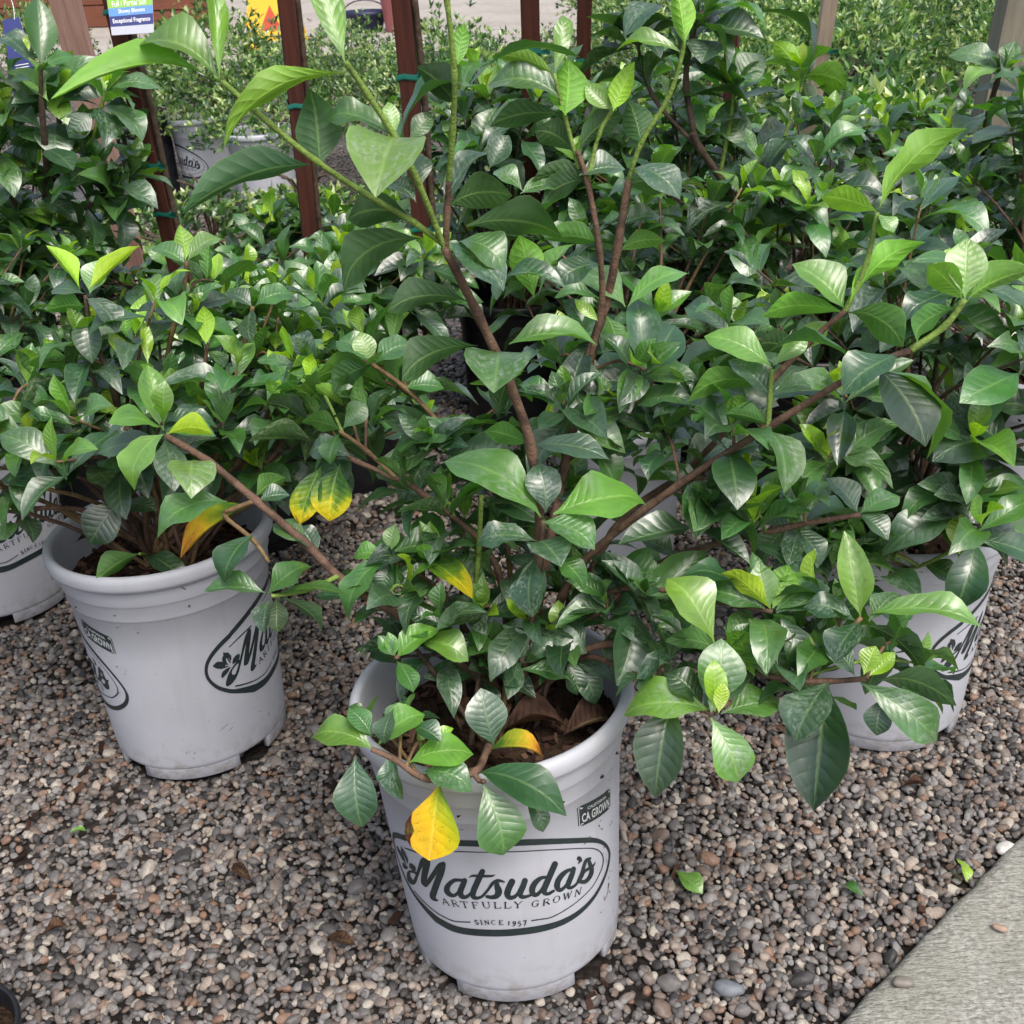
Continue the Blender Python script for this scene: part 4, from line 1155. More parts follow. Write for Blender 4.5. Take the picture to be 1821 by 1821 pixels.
    def tufts(self, spec, size, young=0.2, whorls=3, shade=0.0, pairs=1):
        """leafy side twigs that leave the nearest shoot"""
        for (px, py, d) in spec:
            P = at(px, py, d)
            S = min(self.s3, key=lambda q: (q - P).length + (0.05 if q.z > P.z else 0))
            mid_ = S.lerp(P, 0.55) + V((0, 0, 0.012))
            st = self.stem([S, mid_, P], 0.0018, 0.0012, self.rng.choice('btg'), 4, False)
            D = (P - S).normalized() * 0.5 + V((0, 0, 0.7)) + V((self.rng.gauss(0, 0.25), self.rng.gauss(0, 0.25), 0))
            self.rosette(P, D, size * self.rng.uniform(0.8, 1.2), young, whorls, shade)
            if pairs:
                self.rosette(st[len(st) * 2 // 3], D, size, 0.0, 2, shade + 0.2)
    def fill(self, n, c, rad, size, zmin, young=0.35, whorls=3, node_pairs=2, stem='b', up=0.6, shade=0.0, maxn=290, avoid=None):
        """n shoots from the pot centre to points spread through an ellipsoid"""
        rng = self.rng
        base = self.root.location
        for i in range(n):
            if self.n > maxn:
                break
            for _ in range(40):
                th = rng.uniform(0, 2 * pi); r = rng.uniform(0.35, 1.0) ** 0.6; el = rng.uniform(-0.25, 1.0)
                q = V((cos(th) * r * sqrt(max(0, 1 - el * el)), sin(th) * r * sqrt(max(0, 1 - el * el)), el * r))
                P = c + V((q.x * rad[0], q.y * rad[1], q.z * rad[2]))
                if P.z < zmin:
                    continue
                if avoid and avoid(P):
                    continue
                break
            else:
                continue
            s0 = base + V((rng.uniform(-0.04, 0.04), rng.uniform(-0.04, 0.04), -0.005))
            midp = s0.lerp(P, 0.5) + V((rng.uniform(-0.03, 0.03), rng.uniform(-0.03, 0.03), 0.03 + rng.uniform(-0.02, 0.03)))
            S = self.stem([s0, midp, P], 0.0034, 0.0015, rng.choice((stem, stem, 't')), 4, False)
            D = (P - midp).normalized() * 0.5 + V((0, 0, up))
            self.rosette(P, D, size, young, whorls, shade)
            for k in range(node_pairs):
                f = 0.88 - 0.17 * k - rng.uniform(0, 0.06)
                idx = int(f * (len(S) - 1))
                Q = S[idx]
                t = (S[min(idx + 1, len(S) - 1)] - S[idx - 1]).normalized()
                o1 = t.cross(V((0, 0, 1))); 
                if o1.length < 1e-3: o1 = V((1, 0, 0))
                o1.normalize()
                if k % 2:
                    o1 = (o1 + t.cross(o1) * rng.choice((-1, 1))).normalized()
                for sgn in (-1, 1):
                    dr = (o1 * sgn * 0.85 + t * 0.35 + V((0, 0, rng.uniform(-0.35, 0.15)))).normalized()
                    ln = size * rng.uniform(0.7, 1.05)
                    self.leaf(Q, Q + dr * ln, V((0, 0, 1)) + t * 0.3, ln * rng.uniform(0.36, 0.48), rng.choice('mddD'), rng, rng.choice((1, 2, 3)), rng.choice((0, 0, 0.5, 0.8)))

# ---- front plant, traced shoot by shoot
DS = 1.06
def br(*p):
    return [at(a, b, d * DS) for a, b, d in p]
pf = Plant('gardenia_shrub', -0.02, 0.955, 0.295, 'tall open gardenia shrub growing in the front pot with a bright yellow leaf low down', 'potted gardenia shrubs', 11)
pf.cx = 900
pf.stem(br((903, 1250, 1.145), (940, 1120, 1.10), (960, 960, 1.04), (945, 800, 0.98), (905, 680, 0.94), (850, 560, 0.90), (790, 440, 0.86)), 0.0056, 0.0038, 'b')
pf.stem(br((790, 440, 0.86), (742, 320, 0.82), (700, 240, 0.79), (655, 170, 0.77), (615, 110, 0.75)), 0.0026, 0.0021, 'g')
pf.stem(br((793, 440, 0.86), (795, 375, 0.846), (798, 320, 0.83)), 0.0029, 0.0026, 'b')
pf.stem(br((798, 320, 0.83), (805, 230, 0.80), (808, 130, 0.77), (795, 0, 0.74), (785, -60, 0.73)), 0.0025, 0.0019, 'g')
pf.stem(br((785, 432, 0.86), (735, 395, 0.85), (650, 345, 0.83), (560, 285, 0.80), (480, 220, 0.78), (395, 145, 0.76)), 0.0026, 0.0021, 'g')
pf.stem(br((930, 1240, 1.16), (970, 1000, 1.12), (1005, 830, 1.10), (1050, 630, 1.05), (1078, 540, 1.03), (1098, 440, 1.00), (1118, 320, 0.98)), 0.0056, 0.0036, 'b')
pf.stem(br((1118, 320, 0.98), (1140, 255, 0.96), (1190, 170, 0.94), (1213, 95, 0.92), (1222, 20, 0.91)), 0.0024, 0.0017, 'g')
pf.stem(br((1050, 640, 1.05), (1070, 545, 1.02), (1066, 445, 0.99), (1045, 325, 0.97), (1026, 268, 0.96)), 0.0034, 0.0024, 'b')
pf.stem(br((1030, 300, 0.97), (1005, 210, 0.955), (985, 130, 0.94)), 0.0022, 0.0018, 'g')
pf.stem(br((1045, 325, 0.97), (1065, 240, 0.96), (1090, 195, 0.95)), 0.0022, 0.0018, 'g')
pf.stem(br((940, 1230, 1.15), (1000, 1060, 1.11), (1062, 975, 1.08), (1210, 860, 1.03), (1370, 757, 0.98), (1530, 660, 0.93), (1620, 622, 0.91)), 0.0044, 0.0030, 'b')
pf.stem(br((1620, 622, 0.91), (1680, 580, 0.90), (1716, 532, 0.89)), 0.0032, 0.0026, 'g')
pf.stem(br((960, 1210, 1.17), (1090, 945, 1.13), (1220, 838, 1.10), (1340, 712, 1.06), (1425, 622, 1.03), (1503, 552, 1.00)), 0.0042, 0.0028, 'b')
pf.stem(br((1503, 552, 1.00), (1540, 470, 0.98), (1560, 378, 0.96)), 0.0028, 0.0022, 'g')
pf.stem(br((1366, 760, 0.98), (1369, 710, 0.975), (1373, 656, 0.97)), 0.0028, 0.0022, 'g')
pf.stem(br((930, 1240, 1.13), (1000, 1180, 1.10), (1080, 1145, 1.07), (1200, 1150, 1.03), (1245, 1155, 1.02), (1330, 1190, 1.0), (1395, 1208, 0.98), (1470, 1212, 0.965), (1540, 1207, 0.95)), 0.0040, 0.0026, 'b')
pf.stem(br((950, 1240, 1.13), (1030, 1170, 1.10), (1110, 1190, 1.04), (1200, 1240, 0.99), (1268, 1270, 0.97)), 0.0034, 0.0026, 'b')
pf.stem(br((960, 1200, 1.14), (1040, 1080, 1.10), (1130, 1045, 1.06), (1275, 1070, 1.02), (1374, 1088, 0.99)), 0.0036, 0.0024, 'b')
pf.stem(br((1395, 1208, 0.98), (1470, 1160, 0.97), (1532, 1098, 0.96)), 0.0026, 0.0022, 't')
pf.stem(br((900, 1245, 1.14), (735, 1112, 1.08), (620, 1040, 1.06), (545, 968, 1.05), (455, 890, 1.04), (370, 820, 1.03), (295, 775, 1.02)), 0.0052, 0.0034, 'b')
pf.stem(br((900, 1240, 1.14), (885, 1010, 1.11), (757, 882, 1.08), (690, 845, 1.07), (622, 815, 1.06)), 0.0036, 0.0026, 'b')
pf.stem(br((702, 848, 1.07), (650, 800, 1.06), (603, 766, 1.05)), 0.0026, 0.0020, 't')
pf.stem(br((920, 1230, 1.17), (890, 900, 1.14), (785, 758, 1.12), (720, 690, 1.11), (660, 646, 1.10)), 0.0034, 0.0022, 't')
pf.stem(br((880, 1240, 1.14), (848, 1080, 1.10), (853, 960, 1.08), (856, 880, 1.07)), 0.0034, 0.0026, 'g')
pf.stem(br((925, 1240, 1.12), (950, 1080, 1.05), (960, 990, 1.02), (966, 925, 1.0)), 0.0034, 0.0026, 'b')
pf.stem(br((905, 1255, 1.13), (868, 1330, 1.03), (842, 1374, 0.985), (760, 1385, 0.98), (700, 1350, 0.98), (660, 1332, 0.98)), 0.0042, 0.0026, 'b')
pf.stem(br((842, 1374, 0.985), (852, 1388, 0.98), (862, 1390, 0.975)), 0.0026, 0.0022, 'b')
pf.stem(br((890, 1240, 1.15), (800, 1140, 1.10), (740, 1142, 1.07), (703, 1172, 1.05)), 0.0032, 0.0022, 'b')
pf.stem(br((895, 1240, 1.14), (790, 1060, 1.10), (692, 992, 1.07)), 0.0032, 0.0020, 'b')
pf.stem(br((455, 890, 1.04), (415, 905, 1.03), (400, 918, 1.03), (450, 960, 1.02), (478, 1000, 1.02)), 0.0026, 0.0020, 't')
pf.stem(br((600, 1025, 1.055), (545, 1050, 1.03), (482, 1060, 1.01)), 0.0026, 0.0020, 'g')
pf.stem(br((1000, 1140, 1.12), (1100, 1060, 1.08), (1200, 990, 1.08), (1400, 938, 1.05), (1530, 915, 1.02)), 0.0042, 0.0026, 'b')
HERO_F = """
612 130 392 250 52 g b 4
614 112 556 -75 62 g f 1
570 300 556 165 95 d k 2
385 145 92 172 32 g b 4
388 138 248 75 80 l u 3
390 140 372 -60 44 g f 1
552 293 322 378 66 d b 3
705 244 668 346 125 lf t 2 -6
700 243 578 198 52 m u 2
703 240 690 180 34 l f 1
714 250 822 138 50 d e 3
728 250 768 200 42 m f 1
732 388 620 384 64 d b 3
748 425 604 505 78 d b 4
810 185 742 118 92 D b 2
748 335 716 262 52 df u 2
740 360 690 330 46 df u 3
870 300 905 240 50 df f 2
930 340 880 300 60 mf u 2
925 345 990 330 60 mf u 2
815 115 825 42 38 l k 2
825 168 1028 92 42 d e 3
800 365 910 345 66 d b 3
788 375 868 262 50 df u 2
830 402 1000 412 78 d b 3
800 432 897 512 72 df u 2
812 432 898 470 90 m u 3
836 538 690 545 48 d b 3
890 625 878 696 105 mf t 2 -5
850 615 712 668 52 d b 3
905 612 1064 612 50 l u 3
880 780 690 806 52 m u 3
950 792 1082 812 46 d u 2
940 790 862 765 40 m b 2
1005 205 1010 105 82 g k 2
1090 197 1128 110 46 y k 1
1088 195 1040 150 44 l f 1
1000 178 868 150 76 mf u 3
985 132 884 96 34 l b 2
987 130 1006 20 38 l f 1
1218 80 1200 -40 46 g k 1
1213 95 1092 84 40 l u 3
1140 255 1118 178 62 d k 2
1020 272 954 230 54 d b 3
1028 268 1102 200 44 d b 2
1000 205 870 222 46 d b 3
1045 312 944 322 38 d b 3
1048 318 964 352 48 d b 3
1030 312 1112 300 54 df u 2
1066 432 968 424 46 m b 3
1100 448 1182 426 34 m b 3
1105 400 1175 385 40 d u 2
1112 330 1200 335 60 d b 3
1125 300 1210 350 70 df u 3
950 530 926 420 66 g k 1
956 528 1012 428 26 l e 1
900 492 1006 510 44 df u 3
1112 546 1026 482 62 lf u 3
1116 546 1224 482 46 lf u 3
1066 572 1022 532 24 y f 1
1078 560 1100 625 60 m k 1
1070 470 990 500 50 d u 2
1366 765 1396 876 84 mf u 3
1366 755 1290 735 32 m b 2
1374 655 1254 594 56 l u 2
1374 650 1436 596 36 l f 1
1369 706 1296 640 62 df u 2
1370 690 1220 712 46 m b 4
1376 700 1446 686 42 mf u 2
1530 658 1362 616 42 d e 3
1542 660 1664 805 40 m e 4
1560 655 1650 790 95 D u 2
1600 632 1500 690 60 d u 2
1716 530 1722 422 80 lf f 1
1722 532 1840 478 56 l b 2
1712 532 1650 470 56 l b 2
1705 545 1620 600 50 m b 3
1502 550 1410 468 78 l u 2
1506 546 1626 424 40 g b 2
1508 556 1608 610 64 m b 4
1500 556 1352 560 48 l b 3
1561 376 1694 224 50 g b 2
1559 376 1460 348 48 g b 2
1560 380 1592 410 56 lf u 1
1215 845 1310 785 56 df u 2
1222 858 1240 956 78 mf u 2
1290 815 1350 790 50 d u 2
1340 720 1260 690 60 m u 2
1425 625 1470 570 40 l f 1
1425 630 1345 610 45 d b 2
962 920 792 815 76 lf u 3 @1.04
970 912 958 822 70 df f 2 @1.04
984 914 1152 880 88 l u 2 @1.04
964 928 1058 970 66 mf u 2 @1.04
955 962 846 958 40 df u 2 @1.04
958 962 998 1006 72 df t 2 -4 @1.04
953 995 944 1096 78 df u 2 @1.04
988 990 1042 1042 48 m u 2 @1.04
1068 1062 1076 978 42 d u 2
1098 1018 1182 1030 54 m u 2
1100 1000 1180 1012 40 m u 3
690 986 628 986 30 l u 2
692 984 702 932 30 l f 1
696 990 742 984 36 m u 2
690 994 612 1092 46 m u 3
694 1000 674 1054 38 d f 2
698 982 802 972 46 m u 2
742 982 842 1058 46 V u 3
702 1166 690 1124 26 l f 1
700 1166 672 1130 28 m f 1
706 1170 782 1118 44 l u 3
706 1176 736 1230 46 m u 2
742 1146 832 1168 44 l u 3
604 826 584 926 80 V f 2
572 828 530 932 52 V f 2
624 812 548 796 56 d u 2
604 770 584 822 58 m u 2
605 764 540 745 50 m b 2
610 762 650 715 40 m f 1
660 646 640 590 70 l f 1
662 646 600 600 50 m u 2
664 650 735 610 50 m u 3
660 650 590 690 50 d b 3
785 758 730 800 50 d u 2
720 690 790 690 50 m u 2
292 772 230 862 58 l u 3
297 772 378 770 36 y b 3
344 818 340 870 78 lf t 2 -5
404 892 276 942 58 m u 3
452 896 318 984 36 T b 2
455 882 508 848 44 m b 2
460 890 515 880 40 d u 2
450 952 394 1032 58 d u 3
545 968 486 930 40 m u 2
562 990 528 934 52 d u 2
472 1054 362 1050 36 m u 2
476 1056 548 1000 50 m u 2
480 1064 470 1126 40 df u 2
492 1062 492 1124 62 D k 2
500 1064 578 1124 30 d b 3
494 1058 618 1055 20 m e 2
666 1334 548 1304 54 l u 3
672 1326 752 1266 58 l u 2
632 1345 642 1472 76 d f 2
700 1350 716 1422 66 df u 2
752 1372 838 1396 60 mf u 3
728 1356 842 1338 56 l u 3
782 1390 764 1530 98 Y f 1
858 1394 898 1522 96 m f 2
850 1374 1008 1446 66 d u 3
934 1404 968 1480 36 d f 2
868 1334 968 1338 34 T e 3
878 1326 856 1224 76 d f 1
660 1310 620 1260 40 m u 2
735 1290 785 1318 50 d u 2
700 1260 680 1320 60 d u 2
725 1240 705 1310 60 m u 2
690 1345 690 1400 50 d f 2
945 1182 1022 1162 52 m u 3
962 1200 924 1274 42 d f 2
1030 1175 1062 1252 46 d f 2
1010 1170 1028 1236 40 d f 2
1042 1150 978 1098 52 d u 3
1112 1195 1128 1110 46 d k 2
1272 1266 1272 1174 42 y f 0 @0.995
1278 1268 1286 1214 28 y f 0 @0.985
1264 1264 1108 1262 74 lf u 3
1284 1268 1398 1246 58 mf u 2
1268 1260 1284 1136 84 mf f 2
1264 1276 1316 1392 76 lf f 2
1196 1245 1164 1418 88 D f 2
1250 1262 1188 1192 46 d u 2
1250 1262 1330 1200 60 d u 2
1342 1202 1304 1118 62 g k 1
1270 1142 1194 1024 86 l u 2 @1.0
1366 1086 1248 1046 50 mf u 2
1370 1082 1348 1000 50 l f 1
1374 1082 1402 1004 56 l k 1
1380 1086 1464 1030 60 mf u 2
1380 1090 1484 1072 46 mf u 2
1370 1082 1288 1010 38 y b 1
1332 1100 1390 1214 74 mf f 2
1385 1095 1440 1200 60 d f 2
1530 1096 1502 944 60 l f 1
1546 1092 1744 1102 48 l u 2
1522 1105 1432 1072 42 df u 2
1540 1112 1646 1192 44 d b 3
1530 1105 1480 1170 50 df u 2
1545 1105 1600 1050 40 mf u 2
1536 1200 1556 1148 42 y f 0 @0.98
1546 1202 1592 1160 30 y f 0 @0.98
1476 1210 1412 1312 112 df u 2
1530 1214 1672 1318 76 mf f 2
1472 1215 1446 1442 112 D f 1
1572 1240 1558 1308 72 d f 2
1520 1202 1468 1144 56 df u 2
1560 1212 1700 1250 50 d b 3
1395 1200 1340 1150 50 d u 2
1245 1160 1170 1140 50 d u 2
1400 940 1352 1010 60 d b 3
1405 938 1460 1000 70 d u 2
1405 936 1440 860 50 m u 2
1530 915 1580 960 70 d u 2
1530 912 1600 880 70 mf u 2
1525 912 1470 850 60 d u 2
1200 990 1140 960 50 d u 2
1210 985 1250 1020 50 d b 2
"""
pf.hero(HERO_F)
pf.fill(10, V((-0.02, 1.0, 0.38)), (0.16, 0.14, 0.13), 0.060, 0.31, 0.1, 2, 1, 'k', 0.7, 0.4, 600)
pf.tufts([(700, 690, 1.20), (655, 745, 1.18), (765, 790, 1.16), (840, 800, 1.2), (715, 860, 1.14), (790, 905, 1.15), (850, 850, 1.2), (930, 850, 1.22), (1010, 870, 1.22),
          (1100, 805, 1.14), (1180, 765, 1.12), (1245, 905, 1.10), (890, 960, 1.2), (860, 1015, 1.19), (1020, 1050, 1.18), (765, 1000, 1.14), (720, 1045, 1.13), (860, 1095, 1.15), (940, 1105, 1.14),
          (1080, 1085, 1.14), (1150, 1065, 1.11), (790, 1150, 1.16), (870, 1180, 1.17), (1000, 1140, 1.16), (1060, 740, 1.12), (1000, 720, 1.10), (1120, 720, 1.12), (900, 720, 1.18), (985, 640, 1.14), (1150, 660, 1.10), (1230, 700, 1.10), (1300, 760, 1.06), (1290, 860, 1.10), (1340, 930, 1.10), (1420, 900, 1.10), (1020, 960, 1.22), (990, 790, 1.2)], 0.067, 0.22, 3, 0.05)
pf.tufts([(560, 690, 1.22), (600, 640, 1.24), (520, 640, 1.26), (560, 750, 1.2), (500, 720, 1.24), (610, 720, 1.2), (640, 600, 1.25), (700, 600, 1.25)], 0.062, 0.6, 3, 0.0)
pf.tufts([(660, 1290, 1.10), (720, 1270, 1.10), (760, 1320, 1.06)], 0.042, 0.2, 2, 0.1, 0)
pf.tufts([(1220, 1110, 1.06), (1300, 1150, 1.05), (1420, 1130, 1.06), (1450, 1190, 1.04), (1350, 1060, 1.06), (1480, 1100, 1.05), (1440, 1060, 1.08), (1590, 1140, 1.04), (1640, 1180, 1.05), (1400, 1160, 1.06), (1190, 1180, 1.06)], 0.062, 0.15, 3, 0.1, 0)
pf.finish()

# ---- left plant
pl = Plant('gardenia_shrub', -0.46, 1.33, 0.295, 'bushy gardenia shrub filling the left pot with several lime green tips', 'potted gardenia shrubs', 21)
pl.cx = 280
def brl(*p):
    return [at(a, b, d) for a, b, d in p]
SB = (265, 985, 1.50)
pl.stem(brl(SB, (235, 900, 1.46), (205, 700, 1.36), (165, 600, 1.33), (152, 525, 1.31)), 0.006, 0.0026, 'k')
pl.stem(brl(SB, (262, 850, 1.42), (268, 735, 1.36), (268, 670, 1.33)), 0.0045, 0.0024, 'k')
pl.stem(brl((275, 980, 1.50), (305, 800, 1.42), (298, 640, 1.38), (325, 520, 1.35), (332, 465, 1.33)), 0.0045, 0.0026, 't')
pl.stem(brl((280, 980, 1.50), (370, 850, 1.44), (408, 720, 1.38), (435, 610, 1.36), (450, 545, 1.34)), 0.0045, 0.0024, 't')
pl.stem(brl((262, 980, 1.50), (320, 800, 1.40), (358, 690, 1.36), (368, 610, 1.33)), 0.004, 0.0024, 'b')
pl.stem(brl((262, 980, 1.50), (250, 850, 1.38), (222, 745, 1.33)), 0.0036, 0.0022, 'b')
pl.stem(brl((258, 980, 1.49), (190, 880, 1.42), (150, 818, 1.38)), 0.0036, 0.0022, 'b')
pl.stem(brl((262, 985, 1.49), (235, 930, 1.44), (217, 890, 1.38)), 0.0036, 0.0022, 'k')
pl.stem(brl((280, 980, 1.50), (420, 830, 1.46), (490, 700, 1.42), (490, 620, 1.40)), 0.004, 0.0024, 'b')
pl.stem(brl((285, 980, 1.50), (450, 850, 1.45), (540, 730, 1.40), (560, 690, 1.38)), 0.004, 0.0022, 'b')
pl.stem(brl((262, 990, 1.49), (255, 985, 1.43), (248, 985, 1.40)), 0.0022, 0.0018, 'g')
pl.stem(brl((240, 960, 1.47), (160, 910, 1.42), (60, 905, 1.38), (30, 930, 1.37)), 0.004, 0.0024, 'b')
pl.stem(brl((52, 900, 1.38), (35, 830, 1.36), (10, 750, 1.34)), 0.003, 0.0022, 'b')
HERO_L = """
143 516 84 436 30 y b 1
158 512 248 436 30 y b 1
160 522 176 462 62 lf f 1
150 546 82 552 44 m b 3
152 530 208 584 48 df u 2
156 562 164 646 56 d f 2
148 522 90 516 34 d u 2
237 648 193 588 26 y f 0
263 648 259 570 22 y f 0
266 692 238 640 62 l k 1
272 692 322 664 50 l u 2
272 700 278 668 18 y f 0
273 738 226 676 52 d u 2
275 735 330 708 44 mf u 2
270 738 232 752 40 m u 2
224 744 58 756 30 l b 3
212 732 184 686 24 y f 0
366 612 362 544 34 y k 2
364 612 374 560 26 l k 1
360 618 318 588 40 l u 2
366 622 412 602 40 m u 2
370 625 400 650 40 m u 2
330 462 320 400 40 l k 1
334 464 390 420 50 lf u 2
328 470 310 520 60 df u 2
330 468 270 440 50 m u 2
450 548 445 606 64 df u 2
448 545 400 520 50 d u 2
452 546 520 520 60 m u 3
490 622 492 590 30 y k 1
478 640 476 588 42 l k 1
492 625 540 610 40 m u 2
490 630 500 690 50 mf u 2
224 600 226 545 26 l k 2
152 822 88 802 46 d u 2
150 826 96 866 60 D u 2
156 826 212 882 56 mf u 2
156 816 216 790 42 d u 2
152 814 140 770 40 d u 2
216 888 158 968 78 D f 2
220 896 278 906 36 d u 2
222 890 250 850 30 d u 2
246 985 170 1034 36 m b 2
254 990 330 1036 36 d u 3
560 692 520 650 50 l u 2
564 692 600 640 50 l f 1
560 696 500 720 60 mf u 2
566 696 620 720 60 mf u 2
556 690 560 640 50 l k 1
40 920 5 870 50 mf u 2
36 928 0 960 55 mf u 2
40 915 62 960 40 d u 2
12 752 50 820 60 mf u 2
30 860 70 880 40 d u 2
"""
pl.hero(HERO_L)
pl.fill(34, V((-0.46, 1.33, 0.46)), (0.36, 0.28, 0.25), 0.075, 0.37, 0.45, 3, 2, 'b', 0.7, 0.05, 560, avoid=lambda P: P.y < 1.24 and P.z < 0.46)
pl.tufts([(480, 660, 1.42), (530, 600, 1.45), (420, 560, 1.42), (380, 500, 1.42), (500, 560, 1.46), (450, 640, 1.40), (340, 560, 1.36), (110, 640, 1.36), (60, 680, 1.36), (100, 740, 1.36), (300, 700, 1.36), (380, 720, 1.38), (330, 800, 1.40), (400, 790, 1.40), (60, 790, 1.38), (520, 780, 1.42), (460, 830, 1.42), (200, 800, 1.36)], 0.07, 0.6, 3, 0.0)
pl.finish()

# ---- right plant
pr = Plant('gardenia_shrub', 0.525, 1.345, 0.295, 'dark glossy gardenia shrub in the right pot under the long brown branch', 'potted gardenia shrubs', 31)
pr.cx = 1590
pr.stem(brl((1590, 960, 1.50), (1560, 800, 1.44), (1550, 700, 1.42), (1540, 640, 1.40)), 0.006, 0.003, 'k')
pr.stem(brl((1600, 960, 1.50), (1660, 820, 1.42), (1700, 720, 1.40), (1720, 650, 1.38)), 0.0045, 0.0024, 'k')
pr.stem(brl((1610, 965, 1.50), (1680, 900, 1.46), (1740, 870, 1.42), (1800, 905, 1.38)), 0.004, 0.0024, 'b')
pr.stem(brl((1590, 970, 1.50), (1620, 1010, 1.40), (1700, 975, 1.33)), 0.003, 0.002, 'g')
pr.stem(brl((1590, 970, 1.50), (1640, 880, 1.40), (1625, 830, 1.38)), 0.003, 0.002, 'b')
pr.stem(brl((1600, 960, 1.50), (1640, 800, 1.38), (1770, 800, 1.30), (1821, 790, 1.28)), 0.003, 0.002, 'b')
HERO_R = """
1706 985 1714 912 72 y f 1
1712 980 1770 912 44 y k 1
1700 985 1690 920 40 d f 2
1565 800 1640 680 100 D u 2
1720 655 1740 720 90 D f 2
1722 652 1680 600 70 df u 2
1730 660 1800 640 70 d u 2
1724 830 1690 870 70 D u 2
1780 800 1660 815 90 D u 3
1790 800 1700 740 70 d u 2
1630 940 1560 970 90 d f 2
1600 960 1640 1005 80 D f 2
1545 640 1580 560 60 mf u 2
1640 1000 1700 1040 60 d u 2
1750 870 1720 940 60 D f 2
1620 830 1570 850 60 df u 2
1690 880 1730 850 40 l f 1
1625 835 1545 900 70 df u 2
1700 975 1740 1030 30 d f 2
"""
pr.hero(HERO_R)
pr.fill(38, V((0.54, 1.36, 0.46)), (0.33, 0.28, 0.27), 0.088, 0.36, 0.3, 3, 2, 'k', 0.7, 0.25, 560, avoid=lambda P: (P.y < 1.22 and P.z < 0.42) or (P.x > 0.56 and P.y < 1.42 and P.z < 0.50))
pr.tufts([(1420, 890, 1.42), (1470, 930, 1.40), (1520, 960, 1.38), (1440, 960, 1.40), (1480, 850, 1.42), (1400, 830, 1.44), (1560, 890, 1.42), (1560, 1000, 1.38), (1480, 1010, 1.38), (1500, 780, 1.42), (1430, 760, 1.44), (1620, 760, 1.40)], 0.078, 0.2, 3, 0.2)
pr.finish()

# ---- auto plants behind
GR = 'potted gardenia shrubs'
def auto(x, y, zs, label, seed, shoots, c, rad, size, zmin=0.33, young=0.35, whorls=3, pairs=2, stem='b', shade=0.1, maxn=430):
    p = Plant('gardenia_shrub', x, y, zs, label, GR, seed)
    p.fill(int(shoots * 1.4), V(c), rad, size * 0.88, zmin, young, whorls, pairs, stem, 0.65, shade, maxn)
    p.finish()
    return p
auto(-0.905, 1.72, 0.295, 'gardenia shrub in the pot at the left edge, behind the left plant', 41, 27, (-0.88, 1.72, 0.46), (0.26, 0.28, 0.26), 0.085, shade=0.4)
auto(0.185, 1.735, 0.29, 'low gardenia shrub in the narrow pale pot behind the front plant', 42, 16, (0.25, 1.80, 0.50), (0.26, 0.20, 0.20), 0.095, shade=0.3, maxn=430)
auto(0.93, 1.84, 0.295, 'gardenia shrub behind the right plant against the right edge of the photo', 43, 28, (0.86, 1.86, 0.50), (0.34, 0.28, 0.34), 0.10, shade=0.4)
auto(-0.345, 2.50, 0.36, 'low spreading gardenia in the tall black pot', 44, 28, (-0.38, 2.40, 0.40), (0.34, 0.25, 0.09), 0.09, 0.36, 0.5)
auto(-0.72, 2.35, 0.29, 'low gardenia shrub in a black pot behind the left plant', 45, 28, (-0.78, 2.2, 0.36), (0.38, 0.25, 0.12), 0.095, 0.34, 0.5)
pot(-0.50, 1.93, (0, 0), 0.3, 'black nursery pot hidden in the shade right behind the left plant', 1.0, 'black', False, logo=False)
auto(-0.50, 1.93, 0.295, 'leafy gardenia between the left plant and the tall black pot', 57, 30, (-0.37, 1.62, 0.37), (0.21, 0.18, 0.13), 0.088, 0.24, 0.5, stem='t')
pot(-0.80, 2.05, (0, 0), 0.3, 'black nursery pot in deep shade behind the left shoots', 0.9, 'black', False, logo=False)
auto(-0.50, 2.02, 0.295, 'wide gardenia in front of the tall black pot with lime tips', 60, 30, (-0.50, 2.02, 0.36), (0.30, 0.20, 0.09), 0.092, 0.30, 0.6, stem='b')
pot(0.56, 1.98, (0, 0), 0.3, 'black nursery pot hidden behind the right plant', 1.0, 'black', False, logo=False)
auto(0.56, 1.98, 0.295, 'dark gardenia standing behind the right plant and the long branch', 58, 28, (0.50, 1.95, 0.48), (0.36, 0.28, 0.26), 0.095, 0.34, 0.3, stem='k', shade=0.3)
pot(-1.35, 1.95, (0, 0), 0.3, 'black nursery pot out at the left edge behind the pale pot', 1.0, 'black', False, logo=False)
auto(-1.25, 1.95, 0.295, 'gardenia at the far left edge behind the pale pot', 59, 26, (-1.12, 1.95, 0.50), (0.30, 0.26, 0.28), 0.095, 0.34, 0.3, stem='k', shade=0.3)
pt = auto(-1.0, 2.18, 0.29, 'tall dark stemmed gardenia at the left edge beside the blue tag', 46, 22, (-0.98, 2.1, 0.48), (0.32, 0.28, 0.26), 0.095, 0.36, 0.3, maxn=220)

def shoot(p, spec, r0, r1, mat, size, young, nodes, end=True, wh=3, shade=0.0):
    S = p.stem([at(*q) for q in spec], r0, r1, mat)
    n = len(S)
    if end:
        p.rosette(S[-1], S[-1] - S[-3], size, young, wh, shade)
    for k in range(nodes):
        i = int((n - 1) * (0.93 - 0.6 * k / max(1, nodes)))
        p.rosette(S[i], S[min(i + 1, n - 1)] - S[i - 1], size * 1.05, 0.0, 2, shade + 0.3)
pt.cx = 100
shoot(pt, [(60, 560, 2.12), (70, 430, 2.03), (85, 330, 1.98), (80, 260, 1.88), (74, 190, 1.83), (72, 118, 1.79)], 0.010, 0.003, 'k', 0.06, 0.6, 1, False)
shoot(pt, [(85, 330, 1.98), (110, 280, 1.94), (100, 180, 1.90), (96, 160, 1.88)], 0.006, 0.003, 'k', 0.09, 0.8, 2)
